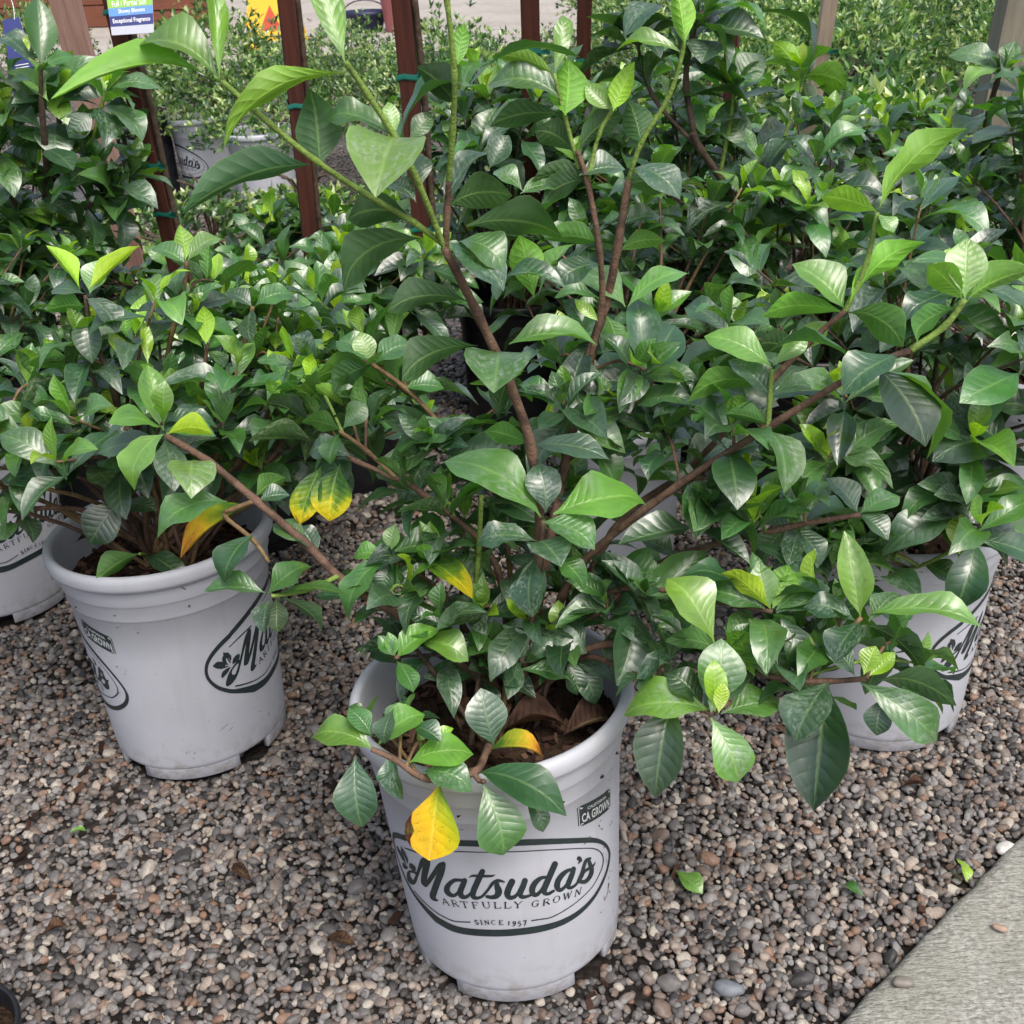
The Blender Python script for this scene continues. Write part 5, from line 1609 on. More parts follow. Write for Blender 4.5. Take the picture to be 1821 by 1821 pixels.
shoot(pt, [(110, 280, 1.94), (160, 250, 1.90), (180, 190, 1.87), (188, 165, 1.86)], 0.004, 0.0026, 'g', 0.085, 0.9, 1, True, 3)
shoot(pt, [(70, 430, 2.03), (10, 330, 1.95), (-5, 250, 1.9)], 0.005, 0.003, 'k', 0.09, 0.4, 2)
shoot(pt, [(85, 400, 2.03), (150, 370, 1.98), (200, 345, 1.95)], 0.004, 0.003, 'k', 0.09, 0.1, 2)

pt.cx = 100
pot(-0.33, 2.14, (0, 0), 0.3, 'black nursery pot hidden behind the leaves left of the main brown stem', 0.8, 'black', False, logo=False)
auto(-0.33, 2.14, 0.24, 'bushy gardenia at the foot of the thick red stake', 63, 22, (-0.24, 2.0, 0.44), (0.16, 0.14, 0.13), 0.09, 0.34, 0.6, stem='b')
pot(0.02, 2.42, (0, 0), 0.3, 'black nursery pot standing behind the bare gravel at the middle', 0.9, 'black', False, logo=False)
auto(0.02, 2.42, 0.27, 'tall gardenia in the middle, its crown below the thick red stakes', 62, 26, (0.04, 2.30, 0.62), (0.25, 0.2, 0.20), 0.10, 0.46, 0.35, stem='k', shade=0.1)
# right-hand rows
rows = [
 (0.42, 2.25, 'bare stemmed gardenia beside the red stakes, taller than its neighbours', 51, 24, (0.32, 2.25, 0.52), (0.32, 0.28, 0.26)),
 (0.14, 2.80, 'gardenia shrub between the two right red stakes', 52, 20, (0.14, 2.75, 0.42), (0.32, 0.3, 0.18)),
 (0.80, 2.45, 'gardenia shrub in the second row, nearest the pale stake', 53, 26, (0.78, 2.4, 0.44), (0.36, 0.3, 0.22)),
 (1.22, 2.35, 'gardenia shrub in the second row, cut off by the right edge', 54, 24, (1.15, 2.35, 0.46), (0.32, 0.3, 0.24)),
 (0.50, 3.0, 'gardenia shrub in the third row, left of the pale stake', 55, 24, (0.5, 3.0, 0.40), (0.36, 0.32, 0.17)),
 (1.05, 3.05, 'gardenia shrub in the third row, right of the pale stake', 56, 24, (1.05, 3.05, 0.40), (0.36, 0.32, 0.17)),
 (1.62, 3.1, 'gardenia shrub in the third row, beneath the grey post', 61, 24, (1.55, 3.1, 0.42), (0.36, 0.32, 0.18)),
]
PR = {}
for (x, y, lb, sd_, ns, c, rad) in rows:
    pot(x, y, (0, 0), 0.3, 'black pot under the ' + lb.split(' beside the')[0].replace('gardenia shrub in', 'shrub of'), 1.0, 'black', False, logo=False)
    PR[sd_] = auto(x, y, 0.29, lb, sd_, ns + 4, c, rad, 0.10, 0.36, 0.4, 3, 2, 'k', 0.1, 400)
ptr = PR[51]; ptr.cx = 1300
shoot(ptr, [(1400, 560, 2.22), (1380, 510, 2.18), (1340, 430, 2.12), (1290, 330, 2.05), (1245, 265, 2.0), (1232, 235, 1.98)], 0.0085, 0.006, 'k', 0.09, 0.2, 0, False)
shoot(ptr, [(1240, 260, 2.0), (1220, 150, 1.95), (1232, 60, 1.9), (1250, 20, 1.88)], 0.006, 0.004, 'k', 0.10, 0.0, 3, True, 3, 0.9)
shoot(ptr, [(1280, 310, 2.04), (1300, 210, 1.98), (1305, 155, 1.95)], 0.004, 0.003, 'g', 0.10, 0.1, 1, True, 3, 0.1)
shoot(ptr, [(1310, 370, 2.08), (1370, 300, 2.05), (1420, 170, 2.0), (1425, 140, 1.99)], 0.004, 0.003, 'g', 0.09, 1.0, 1)
shoot(ptr, [(1240, 260, 2.0), (1160, 170, 1.98), (1130, 60, 1.94)], 0.004, 0.003, 'k', 0.10, 0.1, 2, True, 3, 0.9)
p4 = PR[54]; p4.cx = 1760
shoot(p4, [(1735, 420, 2.35), (1745, 320, 2.28), (1752, 230, 2.2), (1772, 150, 2.12), (1784, 125, 2.1)], 0.008, 0.004, 'k', 0.08, 0.2, 1, True, 2, 0.1)
pt.tufts([(20, 250, 1.92), (60, 330, 1.95), (130, 330, 1.95), (30, 400, 1.98), (110, 400, 2.0), (180, 300, 1.92), (215, 350, 1.98), (-5, 150, 1.86), (10, 200, 1.88), (150, 250, 1.92), (200, 400, 2.0), (160, 430, 2.02), (20, 470, 2.02), (240, 300, 1.95), (90, 460, 2.05)], 0.085, 0.35, 3, 0.1)
pt.hero('''
74 116 66 -6 62 m f 1
62 118 -6 60 50 df u 2
72 122 132 98 32 m u 2
52 92 44 62 14 y f 1
94 180 126 90 34 g k 2
86 180 10 126 46 l u 2
100 218 98 280 62 df t 2 -4
188 162 184 126 15 y f 1
192 160 288 156 36 mf u 3
182 192 254 240 50 mf u 2
165 200 122 244 50 d f 2
192 288 126 320 54 d k 2
80 260 30 230 50 mf u 2
78 265 130 300 50 d u 2
70 300 20 330 55 df u 2
90 330 40 300 50 d u 2
74 230 20 200 45 d u 2
30 300 -10 280 50 g k 2
30 420 10 345 45 g k 2
60 500 20 560 50 d f 2
''')
ptr.hero('''
1345 22 1456 92 46 D e 3
1248 58 1358 66 52 d u 2
1270 72 1248 112 66 df t 2 -3
1160 20 1074 78 42 D e 3
1185 12 1110 60 50 df u 3
1302 156 1226 104 46 mf u 2
1303 154 1358 96 62 mf f 1
1215 182 1346 190 42 d e 3
1425 138 1378 74 40 g k 3
1428 138 1506 152 48 g b 4
1424 142 1440 190 60 d k 2
1424 140 1396 176 50 g k 2
1262 225 1330 205 60 mf u 3
1330 270 1290 200 60 mf f 2
1340 280 1412 230 50 df u 3
1310 360 1260 300 60 d u 2
1360 330 1395 380 60 D u 2
1380 470 1290 490 60 m b 3
1390 520 1440 600 60 D f 2
1330 420 1270 440 55 d u 2
''')
p4.hero('''
1780 130 1688 96 46 mf u 3
1782 128 1716 150 40 lf u 3
1786 122 1806 72 40 mf f 1
1750 215 1700 250 50 d u 3
1740 348 1700 290 52 l f 2
1742 348 1790 294 52 l f 2
1738 352 1668 334 42 mf u 2
1744 352 1800 350 42 mf u 2
1740 355 1735 400 50 mf t 2 -3
''')
for q_ in (pt, ptr):
    q_.finish()
shoot(p4, [(1745, 320, 2.28), (1800, 230, 2.2), (1830, 150, 2.14)], 0.004, 0.003, 'g', 0.10, 0.2, 2)

p4.finish()
# far rows of the same shrubs: too small to pick leaves apart singly
def joined_shrub(name, seed, n, rad, ls, lw, h0, bright, up=0.5, flat=0.0):
    rng = random.Random(seed)
    vs, fs, tint = [], [], []
    for i in range(n):
        th = rng.uniform(0, 2 * pi); el = rng.uniform(-0.15, 1.0); r = rng.uniform(0.45, 1.0) ** 0.5
        r *= 1 + 0.13 * sin(3 * th + seed) + 0.1 * sin(7 * th + el * 5)
        c = sqrt(max(0, 1 - el * el))
        P = V((cos(th) * c * r * rad[0], sin(th) * c * r * rad[1], h0 + el * r * rad[2]))
        axis = (V((cos(th) * c, sin(th) * c, el + up)).normalized() + V((rng.gauss(0, 0.3), rng.gauss(0, 0.3), rng.gauss(0, 0.3)))).normalized()
        k = rng.choice((3, 4, 5))
        a = axis.cross(V((0.2, 0.3, 0.9))).normalized(); b = axis.cross(a)
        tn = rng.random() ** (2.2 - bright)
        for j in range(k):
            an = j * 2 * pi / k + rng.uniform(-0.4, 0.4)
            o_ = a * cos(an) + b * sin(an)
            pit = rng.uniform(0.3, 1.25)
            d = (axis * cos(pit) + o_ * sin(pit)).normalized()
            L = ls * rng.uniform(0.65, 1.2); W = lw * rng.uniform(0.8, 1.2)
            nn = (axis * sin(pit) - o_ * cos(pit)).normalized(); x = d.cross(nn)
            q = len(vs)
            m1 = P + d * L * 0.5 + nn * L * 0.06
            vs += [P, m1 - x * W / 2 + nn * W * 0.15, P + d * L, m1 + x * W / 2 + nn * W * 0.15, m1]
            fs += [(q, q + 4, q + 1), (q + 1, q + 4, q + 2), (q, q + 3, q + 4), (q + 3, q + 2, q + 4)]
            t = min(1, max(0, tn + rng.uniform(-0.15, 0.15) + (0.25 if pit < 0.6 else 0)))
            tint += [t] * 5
    me = new_mesh(name, vs, fs, M_FARLEAF, True)
    a = me.attributes.new('tint', 'FLOAT', 'POINT'); a.data.foreach_set('value', tint)
    return me
def stems_mesh(seed, rad, h0):
    rng = random.Random(seed)
    vs, fs = [], []
    for i in range(9):
        th = rng.uniform(0, 6.28)
        P = V((cos(th) * rad[0] * 0.6, sin(th) * rad[1] * 0.6, h0 + rad[2] * 0.4))
        tube_data(spline([V((0, 0, 0.12)), V((P.x * 0.4, P.y * 0.4, h0)), P], 3), [0.004] * 7, 5, vs, fs)
    return new_mesh('stems', vs, fs, M_BARKD)
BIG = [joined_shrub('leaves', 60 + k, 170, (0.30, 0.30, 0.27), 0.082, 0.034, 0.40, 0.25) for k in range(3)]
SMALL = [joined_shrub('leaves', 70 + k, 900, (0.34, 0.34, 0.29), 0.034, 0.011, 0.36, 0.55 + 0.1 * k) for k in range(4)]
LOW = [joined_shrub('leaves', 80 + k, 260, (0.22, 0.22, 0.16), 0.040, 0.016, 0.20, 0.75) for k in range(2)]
STB = stems_mesh(2, (0.3, 0.3, 0.27), 0.38)
STS = stems_mesh(3, (0.16, 0.16, 0.12), 0.36)
def far_shrub(name, x, y, me, label, group, rng, s=1.0, z=0.0, potk=None):
    r = empty(name, (x, y, z), label, 'shrub', group, (0, 0, rng.uniform(0, 6.28)))
    s *= rng.uniform(0.9, 1.12)
    r.scale = (s, s, s * rng.uniform(0.92, 1.06))
    inst('leaves', me, r)['kind'] = 'stuff'
    inst('stems', STB if me in BIG else STS, r)
    return r
frng = random.Random(9)
def simple_pot(x, y, label, s=0.9, grp='black pots in the far rows'):
    vs_, fs_ = SP
    r = bpy.data.objects.new('black_nursery_pot', SPM)
    r.location = (x, y, 0.004); r.scale = (s, s, s)
    link(r); tag(r, label, 'plant pot', grp)
SP = lathe([(0.0, 0.0), (0.118, 0.0), (0.134, 0.29), (0.146, 0.295), (0.146, 0.32), (0.138, 0.322), (0.133, 0.28), (0.0, 0.275)], 24)
SPM = new_mesh('black_nursery_pot', *SP, M_BLACKPOT)
for y in (3.62, 4.1):
    for k in range(5):
        x = 0.15 + 0.52 * k + (0.2 if y > 4 else 0) + frng.uniform(-0.06, 0.06)
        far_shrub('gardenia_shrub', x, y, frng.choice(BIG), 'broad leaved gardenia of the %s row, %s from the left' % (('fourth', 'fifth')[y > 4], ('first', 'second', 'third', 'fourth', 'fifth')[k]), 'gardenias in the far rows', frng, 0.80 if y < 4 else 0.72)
        simple_pot(x, y, 'black pot of the %s row, under its %s gardenia from the left' % (('fourth', 'fifth')[y > 4], ('first', 'second', 'third', 'fourth', 'fifth')[k]))
# bed of small leaved shrubs
for j in range(10):
    y = 4.55 + 0.60 * j
    for k in range(-3, 11):
        x = 0.15 + 0.60 * k + (0.3 if j % 2 else 0) + frng.uniform(-0.08, 0.08)
        px, py, d = proj(V((x, y, 0.5)))
        if px < 600 or px > 1980 or (px < 1060 and y > 5.9) or (px < 700 and y > 5.0):
            continue
        sc_ = 0.82 if px < 1060 else 1.0
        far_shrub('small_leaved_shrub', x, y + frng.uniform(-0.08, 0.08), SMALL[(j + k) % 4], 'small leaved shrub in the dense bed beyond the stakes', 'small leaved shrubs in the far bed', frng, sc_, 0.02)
# shrubs left, over the far pots
for (x, y, s, z, lb) in ((-1.14, 4.85, 0.95, 0.06, 'small leaved shrub in the distant pot with the oval logo'), (-0.88, 4.55, 0.9, -0.02, 'small leaved shrub in the distant pot with the white sticker'), (-1.42, 4.85, 0.85, 0.0, 'small leaved shrub in the distant black pot'),
                         (-1.0, 5.4, 0.76, 0.02, 'rounded small leaved shrub just below the yellow sign'), (-0.62, 5.2, 0.78, 0.02, 'rounded small leaved shrub behind the second red stake'), (-0.2, 4.75, 0.90, 0.0, 'rounded small leaved shrub behind the third red stake'), (-0.75, 6.1, 0.72, 0.02, 'rounded small leaved shrub behind the others, before the grey paving'), (-2.32, 6.2, 0.85, 0.1, 'pale speckled shrub beside the weathered post'), (-1.62, 5.5, 0.70, 0.05, 'small leaved shrub with a white blossom behind the first red stake')):
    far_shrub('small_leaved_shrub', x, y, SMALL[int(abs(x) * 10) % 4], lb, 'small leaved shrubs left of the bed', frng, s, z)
for (x, y, lb) in ((-1.28, 4.0, 'low bright shrub at the foot of the first red stake'), (-0.95, 3.75, 'low bright shrub on the gravel in front of the distant pots'), (-0.62, 3.7, 'low bright shrub beside the second red stake'), (-1.55, 3.6, 'low bright shrub behind the tall left gardenia'), (-0.28, 3.6, 'low bright shrub beside the third red stake'), (-0.9, 3.1, 'low bright shrub nearest the left plant')):
    far_shrub('low_shrub', x, y, LOW[int(y * 10) % 2], lb, 'low bright shrubs on the gravel', frng, 0.9, -0.08)

# ---------------------------------------------------------------- stakes and ties
def stake(top, bot, w, mat, label, ties=(), name='wooden_stake', cane=False):
    A, B = at(*top), at(*bot)
    d = (A - B).normalized()
    # run on down to the pot soil
    B2 = B - d * ((B.z - 0.28) / d.z)
    L = (A - B2).length
    r = empty(name, tuple(B2), label, 'stake', 'stakes tied to the shrubs')
    q = d.to_track_quat('Z', 'Y')
    r.rotation_mode = 'QUATERNION'; r.rotation_quaternion = q
    vs, fs = [], []
    n = 8
    rng = random.Random(int(top[0]))
    for i in range(n + 1):
        z = L * i / n
        o = (rng.uniform(-1, 1) * 0.0008, rng.uniform(-1, 1) * 0.0008)
        for sx, sy in ((-1, -1), (1, -1), (1, 1), (-1, 1)):
            vs.append((sx * w / 2 + o[0], sy * w / 2 + o[1], z))
    for i in range(n):
        for k in range(4):
            k2 = (k + 1) % 4
            fs.append((i * 4 + k, i * 4 + k2, (i + 1) * 4 + k2, (i + 1) * 4 + k))
    fs.append((n * 4, n * 4 + 1, n * 4 + 2, n * 4 + 3))
    mesh_obj('post', vs, fs, mat, r, False)
    for t in ties:
        # wrapped tape: point given by its image row
        best = min((abs(proj(B2 + d * (L * i / 400))[1] - t), L * i / 400) for i in range(401))[1]
        vs, fs = [], []
        h = w * 0.33
        for zz, g_ in ((-h / 2, 0.0022), (-h / 4, 0.0032), (h / 5, 0.0026), (h / 2, 0.0020)):
            for k in range(12):
                a = 2 * pi * k / 12 + pi / 4
                m_ = max(abs(cos(a)), abs(sin(a)))
                e = (w / 2 + g_) / m_ * (1.0 if k % 3 else 1.0)
                vs.append((cos(a) * e, sin(a) * e, best + zz + 0.0015 * sin(k * 2)))
        for i in range(3):
            for k in range(12):
                fs.append((i * 12 + k, i * 12 + (k + 1) % 12, (i + 1) * 12 + (k + 1) % 12, (i + 1) * 12 + k))
        b = len(vs)   # the loose ends of the knot
        vs += [(w / 2, -w / 2 - 0.002, best), (w / 2 + 0.016, -w / 2 - 0.008, best + 0.007), (w / 2 + 0.018, -w / 2 - 0.006, best - 0.004), (w / 2, -w / 2 - 0.003, best - 0.006)]
        fs.append((b, b + 1, b + 2, b + 3))
        mesh_obj('tie_tape', vs, fs, M_TAPE, r, False)
    if cane:
        vs, fs = tube_data(spline([V((w * 0.75, w * 0.2, 0)), V((w * 0.72, 0, L * 0.4)), V((w * 0.8, w * 0.1, L * 0.75)), V((w * 0.7, 0, L))], 4), [0.006] * 13, 7)
        mesh_obj('dry_cane', vs, fs, M_BARKD, r)
    return r
stake((196, -20, 1.84), (302, 420, 2.10), 0.026, M_REDWOOD, 'red wooden stake leaning behind the left plant, carrying the picture label', (18, 290, 376), cane=True)
stake((506, -20, 1.95), (548, 390, 2.2), 0.028, M_REDWOOD, 'red wooden stake in front of the yellow sign', (185,), cane=True)
stake((712, -20, 1.84), (752, 420, 2.1), 0.030, M_REDWOOD, 'thick dark red stake with one green tie, above the front plant', (132, 402), cane=True)
stake((942, -20, 2.0), (946, 260, 2.2), 0.033, M_REDWOOD, 'dark red stake behind the long curled leaf', (85,))
stake((1040, -20, 2.25), (1035, 260, 2.5), 0.028, M_REDWOOD, 'slim dark red stake right of the curled leaf', (103,))
stake((1303, 20, 2.7), (1298, 200, 2.85), 0.032, M_REDWOOD, 'short red stake showing behind the dark drooping leaves', ())
stake((1478, -20, 2.35), (1438, 240, 2.6), 0.030, M_TANWOOD, 'pale wooden stake with green ties among the right hand shrubs', (84, 192))
stake((1245, 320, 2.6), (1208, 420, 2.7), 0.022, M_REDWOOD, 'thin red stake low among the leaves behind the bare stem', ())
stake((108, -30, 2.3), (178, 240, 2.55), 0.055, M_PINKWOOD, 'weathered pinkish post left of the picture label', (), 'wooden_post')
stake((1824, -40, 2.6), (1795, 90, 2.7), 0.085, M_GREYWOOD, 'grey weathered post at the top right corner', (), 'wooden_post')

# ---------------------------------------------------------------- tags
M_TBLUE = simple('tag_blue', (0.018, 0.028, 0.15), 0.4)
M_TBLUE2 = simple('tag_mid_blue', (0.10, 0.25, 0.58), 0.4)
M_TGREEN = simple('tag_green', (0.22, 0.45, 0.06), 0.4)
M_TGREY = simple('tag_grey', (0.42, 0.44, 0.50), 0.4)
M_WHITE = simple('tag_white', (0.75, 0.76, 0.78), 0.5)
M_WIRE = simple('wire', (0.5, 0.5, 0.5), 0.4, metal=0.6)

def panel_tag(name, tl, tr, br_, bl, d, label, bands, texts, lines=()):
    """a flat card hung at its real place; bands are (t0,t1,material), t from top"""
    P = [at(q[0], q[1], d) for q in (tl, tr, br_, bl)]
    c = (P[0] + P[1] + P[2] + P[3]) / 4
    r = empty(name, tuple(c), label, 'plant tag')
    n = (P[1] - P[0]).cross(P[0] - P[3]).normalized()
    if n.dot(CP - c) < 0:
        n = -n
    def pt(s, t, k=0.0):
        return (P[0] * (1 - s) + P[1] * s) * (1 - t) + (P[3] * (1 - s) + P[2] * s) * t - c + n * k
    # the card itself, with thickness
    vs = [pt(0, 0, 0), pt(1, 0, 0), pt(1, 1, 0), pt(0, 1, 0), pt(0, 0, -0.0008), pt(1, 0, -0.0008), pt(1, 1, -0.0008), pt(0, 1, -0.0008)]
    mesh_obj('card', vs, [(0, 1, 2, 3), (7, 6, 5, 4), (0, 4, 5, 1), (1, 5, 6, 2), (2, 6, 7, 3), (3, 7, 4, 0)], M_WHITE, r, False)
    for (t0, t1, mt) in bands:
        mesh_obj('print_band', [pt(0, t0, 0.0003), pt(1, t0, 0.0003), pt(1, t1, 0.0003), pt(0, t1, 0.0003)], [(0, 1, 2, 3)], mt, r, False)
    for (txt, s0, s1, t0, t1, bold) in texts:
        p, f = text_tris(txt, bold)
        mesh_obj('lettering', [pt(s0 + (s1 - s0) * x, t1 + (t0 - t1) * y, 0.0006) for x, y in p], f, M_WHITE, r, False)
    if lines:
        vs, fs = [], []
        for (s0, s1, t) in lines:
            b = len(vs)
            vs += [pt(s0, t, 0.0006), pt(s1, t, 0.0006), pt(s1, t + 0.008, 0.0006), pt(s0, t + 0.008, 0.0006)]
            fs.append((b, b + 1, b + 2, b + 3))
        mesh_obj('fine_print', vs, fs, M_WHITE, r, False)
    return r, pt
panel_tag('picture_label', (184, -42), (268, -52), (274, 58), (199, 63), 1.80, 'plant label with green, blue and navy bands hung on the first red stake',
          [(0.02, 0.55, M_TGREEN), (0.55, 0.685, M_TBLUE2), (0.685, 0.86, M_TBLUE), (0.86, 1.0, M_TGREY)],
          [('Full / Partial Sun', 0.10, 0.86, 0.43, 0.53, 0.005), ('Showy Blooms', 0.22, 0.82, 0.575, 0.665, 0.01), ('Exceptional Fragrance', 0.07, 0.93, 0.73, 0.825, 0.015)])
tb, pt_ = panel_tag('blue_tag', (4, 36), (34, 30), (84, 192), (30, 200), 1.92, 'narrow blue hang tag with white printing at the left edge', [(0, 1, M_TBLUE)],
          [], [(0.25, 0.8, 0.50 + 0.03 * k) for k in range(6)] + [(0.3, 0.75, 0.30), (0.35, 0.75, 0.34), (0.3, 0.7, 0.74), (0.3, 0.8, 0.78)])
vs, fs = tube_data(spline([pt_(0.7, 0.02), pt_(0.85, -0.15), pt_(0.6, -0.4), pt_(0.5, -0.6)], 4), [0.0008] * 13, 5)
mesh_obj('wire_loop', vs, fs, M_WIRE, tb)

# ---------------------------------------------------------------- far things on the paving
def planter(x0, x1, y0, y1, h, label, nb=3):
    r = empty('wooden_planter', ((x0 + x1) / 2, y0, 0.008), label, 'planter box', 'wooden planter boxes on the far paving')
    cx = (x0 + x1) / 2
    for k in range(nb):
        z0, z1 = h * k / nb + 0.006, h * (k + 1) / nb - 0.006
        for (a, b, c, d) in ((x0, x1, y0, y0 + 0.04), (x0, x1, y1 - 0.04, y1), (x0, x0 + 0.04, y0 + 0.042, y1 - 0.042), (x1 - 0.04, x1, y0 + 0.042, y1 - 0.042)):
            vs, fs = [], []
            box_data(a - cx, b - cx, c - y0, d - y0, z0, z1, vs, fs)
            mesh_obj('board', vs, fs, M_PLANTER, r, False)
    vs, fs = [], []
    box_data(x0 + 0.05 - cx, x1 - 0.05 - cx, 0.05, y1 - y0 - 0.05, 0.0, h - 0.06, vs, fs)
    mesh_obj('soil', vs, fs, M_SOIL, r, False)
planter(-5.4, -3.72, 12.6, 13.6, 0.62, 'long red brown wooden planter at the top left')
planter(-3.55, -2.80, 12.2, 13.0, 0.50, 'short red brown wooden planter right of the picture label')
# floor sign
M_YEL2 = simple('yellow_plastic', (0.80, 0.45, 0.02), 0.45)
M_RED = simple('red_print', (0.50, 0.06, 0.02), 0.5)
fsn = empty('floor_sign', (-1.80, 10.1, 0.008), 'yellow folding floor sign standing on the far paving', 'floor sign')
for sgn, nm in ((-1, 'front_panel'), (1, 'rear_panel')):
    vs, fs = [], []
    out = [(-0.24, 0.0), (-0.12, 0.0), (-0.10, 0.08), (0.10, 0.08), (0.12, 0.0), (0.24, 0.0), (0.13, 0.62), (-0.13, 0.62)]
    for t_ in (0, 0.02):
        vs += [(x, sgn * (0.20 * (1 - z / 0.62) + 0.012) + t_ * sgn, z) for x, z in out]
    k = len(out)
    fs = [tuple(range(k)), tuple(range(2 * k - 1, k - 1, -1))] + [(i, (i + 1) % k, k + (i + 1) % k, k + i) for i in range(k)]
    o = mesh_obj(nm, vs, fs, M_YEL2, fsn, False)
    if sgn < 0:
        yy = lambda z: -(0.20 * (1 - z / 0.62) + 0.012) - 0.0235
        pts = [(-0.09, 0.16), (0.09, 0.16), (0.0, 0.34)]
        mesh_obj('warning_mark', [(x, yy(z), z) for x, z in pts], [(0, 1, 2)], M_RED, o, False)
vs, fs = [], []
box_data(-0.05, 0.05, -0.02, 0.02, 0.62, 0.66, vs, fs)
mesh_obj('handle', vs, fs, M_YEL2, fsn, False)
def tub(x, y, r0, r1, h, mat, label, name):
    o = empty(name, (x, y, 0.008), label, 'container')
    vs_, fs_ = lathe([(0.0, 0.0), (r0, 0.0), (r1, h), (r1 * 1.06, h), (r1 * 1.06, h + 0.03), (r1 * 0.96, h + 0.03), (r0 * 0.95, 0.02), (0, 0.02)], 28)
    mesh_obj('wall', vs_, fs_, mat, o)
    ring = [V((r1 * 1.0 * cos(a), 0, h + 0.02 + 0.10 * sin(a))) for a in [pi * i / 12 for i in range(13)]]
    vs_, fs_ = tube_data(ring, [0.006] * 13, 6)
    mesh_obj('handle', vs_, fs_, mat, o)
tub(-0.86, 11.2, 0.13, 0.17, 0.32, simple('pink_plastic', (0.55, 0.20, 0.22), 0.5), 'pink bucket on the paving beyond the small leaved bed', 'pink_bucket')
tub(-1.18, 11.3, 0.15, 0.19, 0.14, simple('navy_plastic', (0.015, 0.02, 0.06), 0.5), 'dark navy tub left of the pink bucket', 'navy_tub')

# ---------------------------------------------------------------- fallen leaves
def fallen(px, py, ang, L, W, col, label, z=0.012, nm='fallen_leaf', tilt=0.15, sag=2):
    P = on_z(px, py, z)
    rng = random.Random(int(px))
    d = V((cos(ang), sin(ang), 0))
    B = P - d * L / 2
    T = P + d * L / 2
    Nh = V((rng.uniform(-tilt, tilt), rng.uniform(-tilt, tilt), 1))
    mt = leaf_frame(B, T, Nh, W)
    me = SPECIAL[col] if col in SPECIAL else LEAVES[sag, 1]
    o = bpy.data.objects.new(nm, me)
    o.matrix_basis = mt
    o.color = (COLS[col] + (0,)) if col in COLS else (1, 1, 1, 0)
    link(o)
    tag(o, label, 'leaf', 'fallen leaves')
    return o
fallen(1225, 1566, -0.9, 0.044, 0.024, 'l', 'fallen green leaf on the gravel right of the front pot', 0.018, sag=1)
fallen(1710, 1545, -1.5, 0.034, 0.018, 'y', 'fallen yellow green leaf near the concrete walkway', 0.02, tilt=0.4)
fallen(430, 1550, -0.8, 0.040, 0.014, 'O', 'curled brown leaf lying between the front pot and the left pot', 0.018, 'dry_leaf', 0.4)
fallen(98, 1655, 0.6, 0.030, 0.020, 'O', 'crumpled pinkish brown leaf near the bottom left', 0.018, 'dry_leaf', 0.5)
fallen(606, 1672, -0.3, 0.036, 0.014, 'O', 'reddish brown leaf just left of the base of the front pot', 0.016, 'dry_leaf', 0.4)
fallen(1625, 1398, 0.1, 0.036, 0.011, 'O', 'long brown leaf lying in front of the right pot', 0.016, 'dry_leaf', 0.4)
fallen(1520, 1582, 2.2, 0.03, 0.012, 'm', 'small torn green leaf in the middle of the right gravel', 0.016, tilt=0.6)
fallen(138, 1478, 0.2, 0.022, 0.010, 'l', 'tiny green scrap of leaf on the left gravel', 0.016)
# curled dead leaves on the soil of the front pot
fallen(945, 1293, 0.25, 0.075, 0.04, 'O', 'large curled brown leaf on the soil of the front pot', 0.318, 'dry_leaf', 0.5)
fallen(1045, 1290, 0.5, 0.06, 0.035, 'O', 'brown leaf against the right rim inside the front pot', 0.315, 'dry_leaf', 0.5)
fallen(800, 1270, 2.0, 0.06, 0.03, 'O', 'brown leaf on the soil under the left shoots of the front pot', 0.315, 'dry_leaf', 0.5)
fallen(165, 960, 0.3, 0.05, 0.02, 'O', 'orange brown bark piece on the soil of the left pot', 0.305, 'dry_leaf', 0.3)

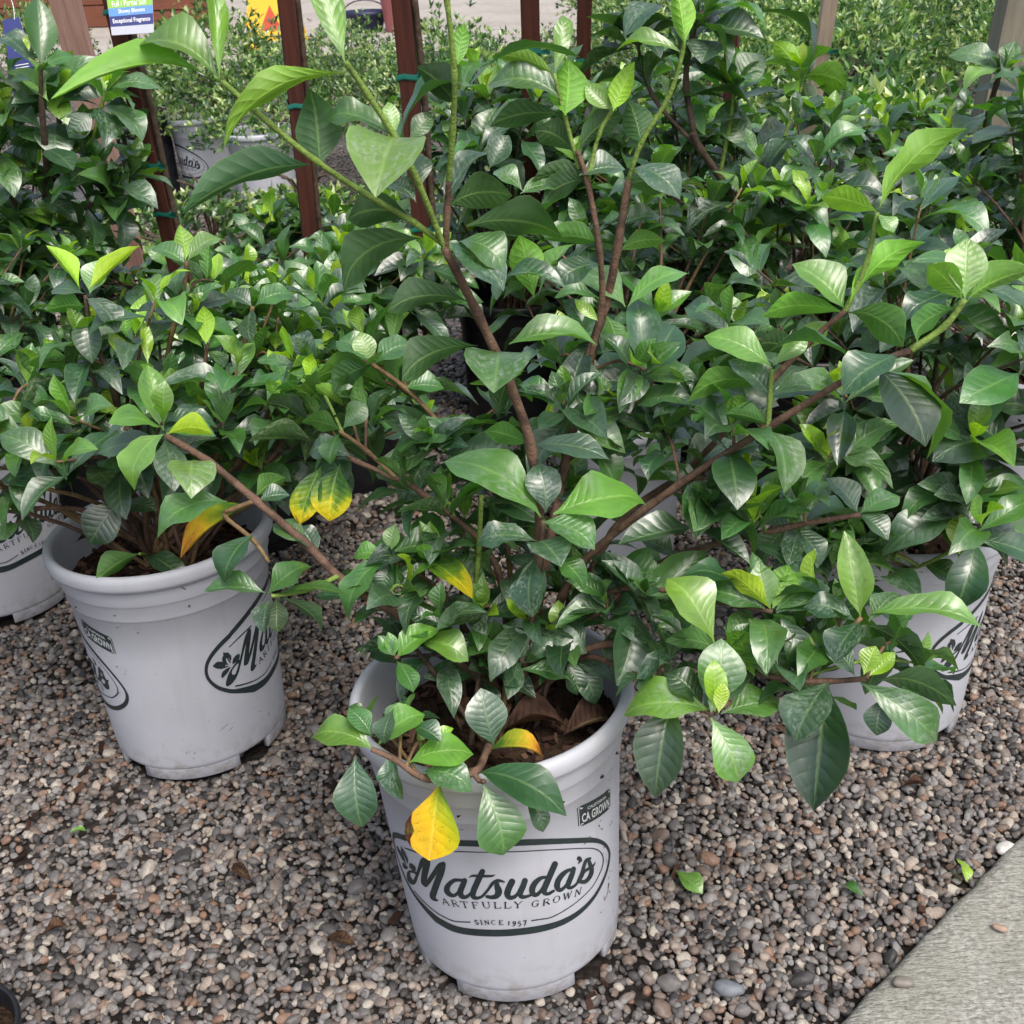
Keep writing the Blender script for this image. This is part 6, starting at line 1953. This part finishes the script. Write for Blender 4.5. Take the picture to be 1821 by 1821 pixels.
def litter():
    rng = random.Random(12)
    vs, fs, tint = [], [], []
    for i in range(420):
        y = rng.uniform(0.6, 1.9); x = rng.uniform(-0.3 - 0.45 * y, 0.3 + 0.45 * y)
        # litter gathers in drifts
        if sin(x * 9.1 + 1.3 * sin(y * 7.7)) * sin(y * 8.3 + 1.7 * sin(x * 6.1 + 2)) < rng.uniform(-0.2, 0.8):
            continue
        if off_walk(V((x, y, 0))) > -0.01 or min(math.hypot(x - a_, y - b_) for a_, b_ in FEET) < 0.13:
            continue
        q = Euler((rng.uniform(-0.4, 0.4), rng.uniform(-0.4, 0.4), rng.uniform(0, 6.3))).to_matrix()
        lx, ly, lz = rng.uniform(0.003, 0.014), rng.uniform(0.0012, 0.0045), rng.uniform(0.0005, 0.0015)
        tmp, tf = [], []
        box_data(-lx, lx, -ly, ly, -lz, lz, tmp, tf)
        b = len(vs)
        vs += [V((x, y, rng.uniform(0.007, 0.011))) + q @ (v * rng.uniform(0.6, 1.3)) for v in tmp]
        fs += [tuple(b + j for j in f) for f in tf]
        tint += [rng.random() ** 1.5] * 8
    me = new_mesh('bark_litter', vs, fs, M_CHIP, False)
    a = me.attributes.new('tint', 'FLOAT', 'POINT'); a.data.foreach_set('value', tint)
    o = bpy.data.objects.new('bark_litter', me); link(o); o['kind'] = 'stuff'
litter()
def stone(px, py, z, r, col, label):
    bm = bmesh.new()
    bmesh.ops.create_icosphere(bm, subdivisions=3, radius=1.0)
    rng = random.Random(int(px))
    k = [rng.uniform(0.8, 1.2) for _ in range(6)]
    for v in bm.verts:
        c = v.co
        f = 1 + 0.10 * sin(3 * c.x * k[0] + k[1] * 5) + 0.08 * sin(4 * c.y * k[2] + k[3] * 7)
        v.co = V((c.x * f * r * 1.35, c.y * f * r, c.z * f * r * 0.62))
    me = bpy.data.meshes.new('stone'); bm.to_mesh(me); bm.free()
    me.polygons.foreach_set('use_smooth', [True] * len(me.polygons))
    me.materials.append(simple('stone_' + str(int(px)), col, 0.55, 0.35, 90, 0.0006))
    o = bpy.data.objects.new('stone', me)
    o.location = on_z(px, py, z); o.rotation_euler = (0, 0, k[4] * 3)
    link(o); tag(o, label, 'stone', 'larger stones')
stone(1297, 1758, 0.012, 0.0115, (0.16, 0.175, 0.20), 'large smooth blue grey pebble near the bottom, right of the front pot')
stone(1788, 1508, 0.014, 0.0095, (0.62, 0.60, 0.56), 'white stone against the edge of the concrete walkway')
stone(1606, 1746, 0.029, 0.0075, (0.22, 0.20, 0.17), 'grey brown pebble lying on the concrete walkway')
stone(1778, 1650, 0.029, 0.0055, (0.36, 0.25, 0.19), 'small pinkish pebble on the concrete walkway')

print('objects', len(bpy.data.objects))
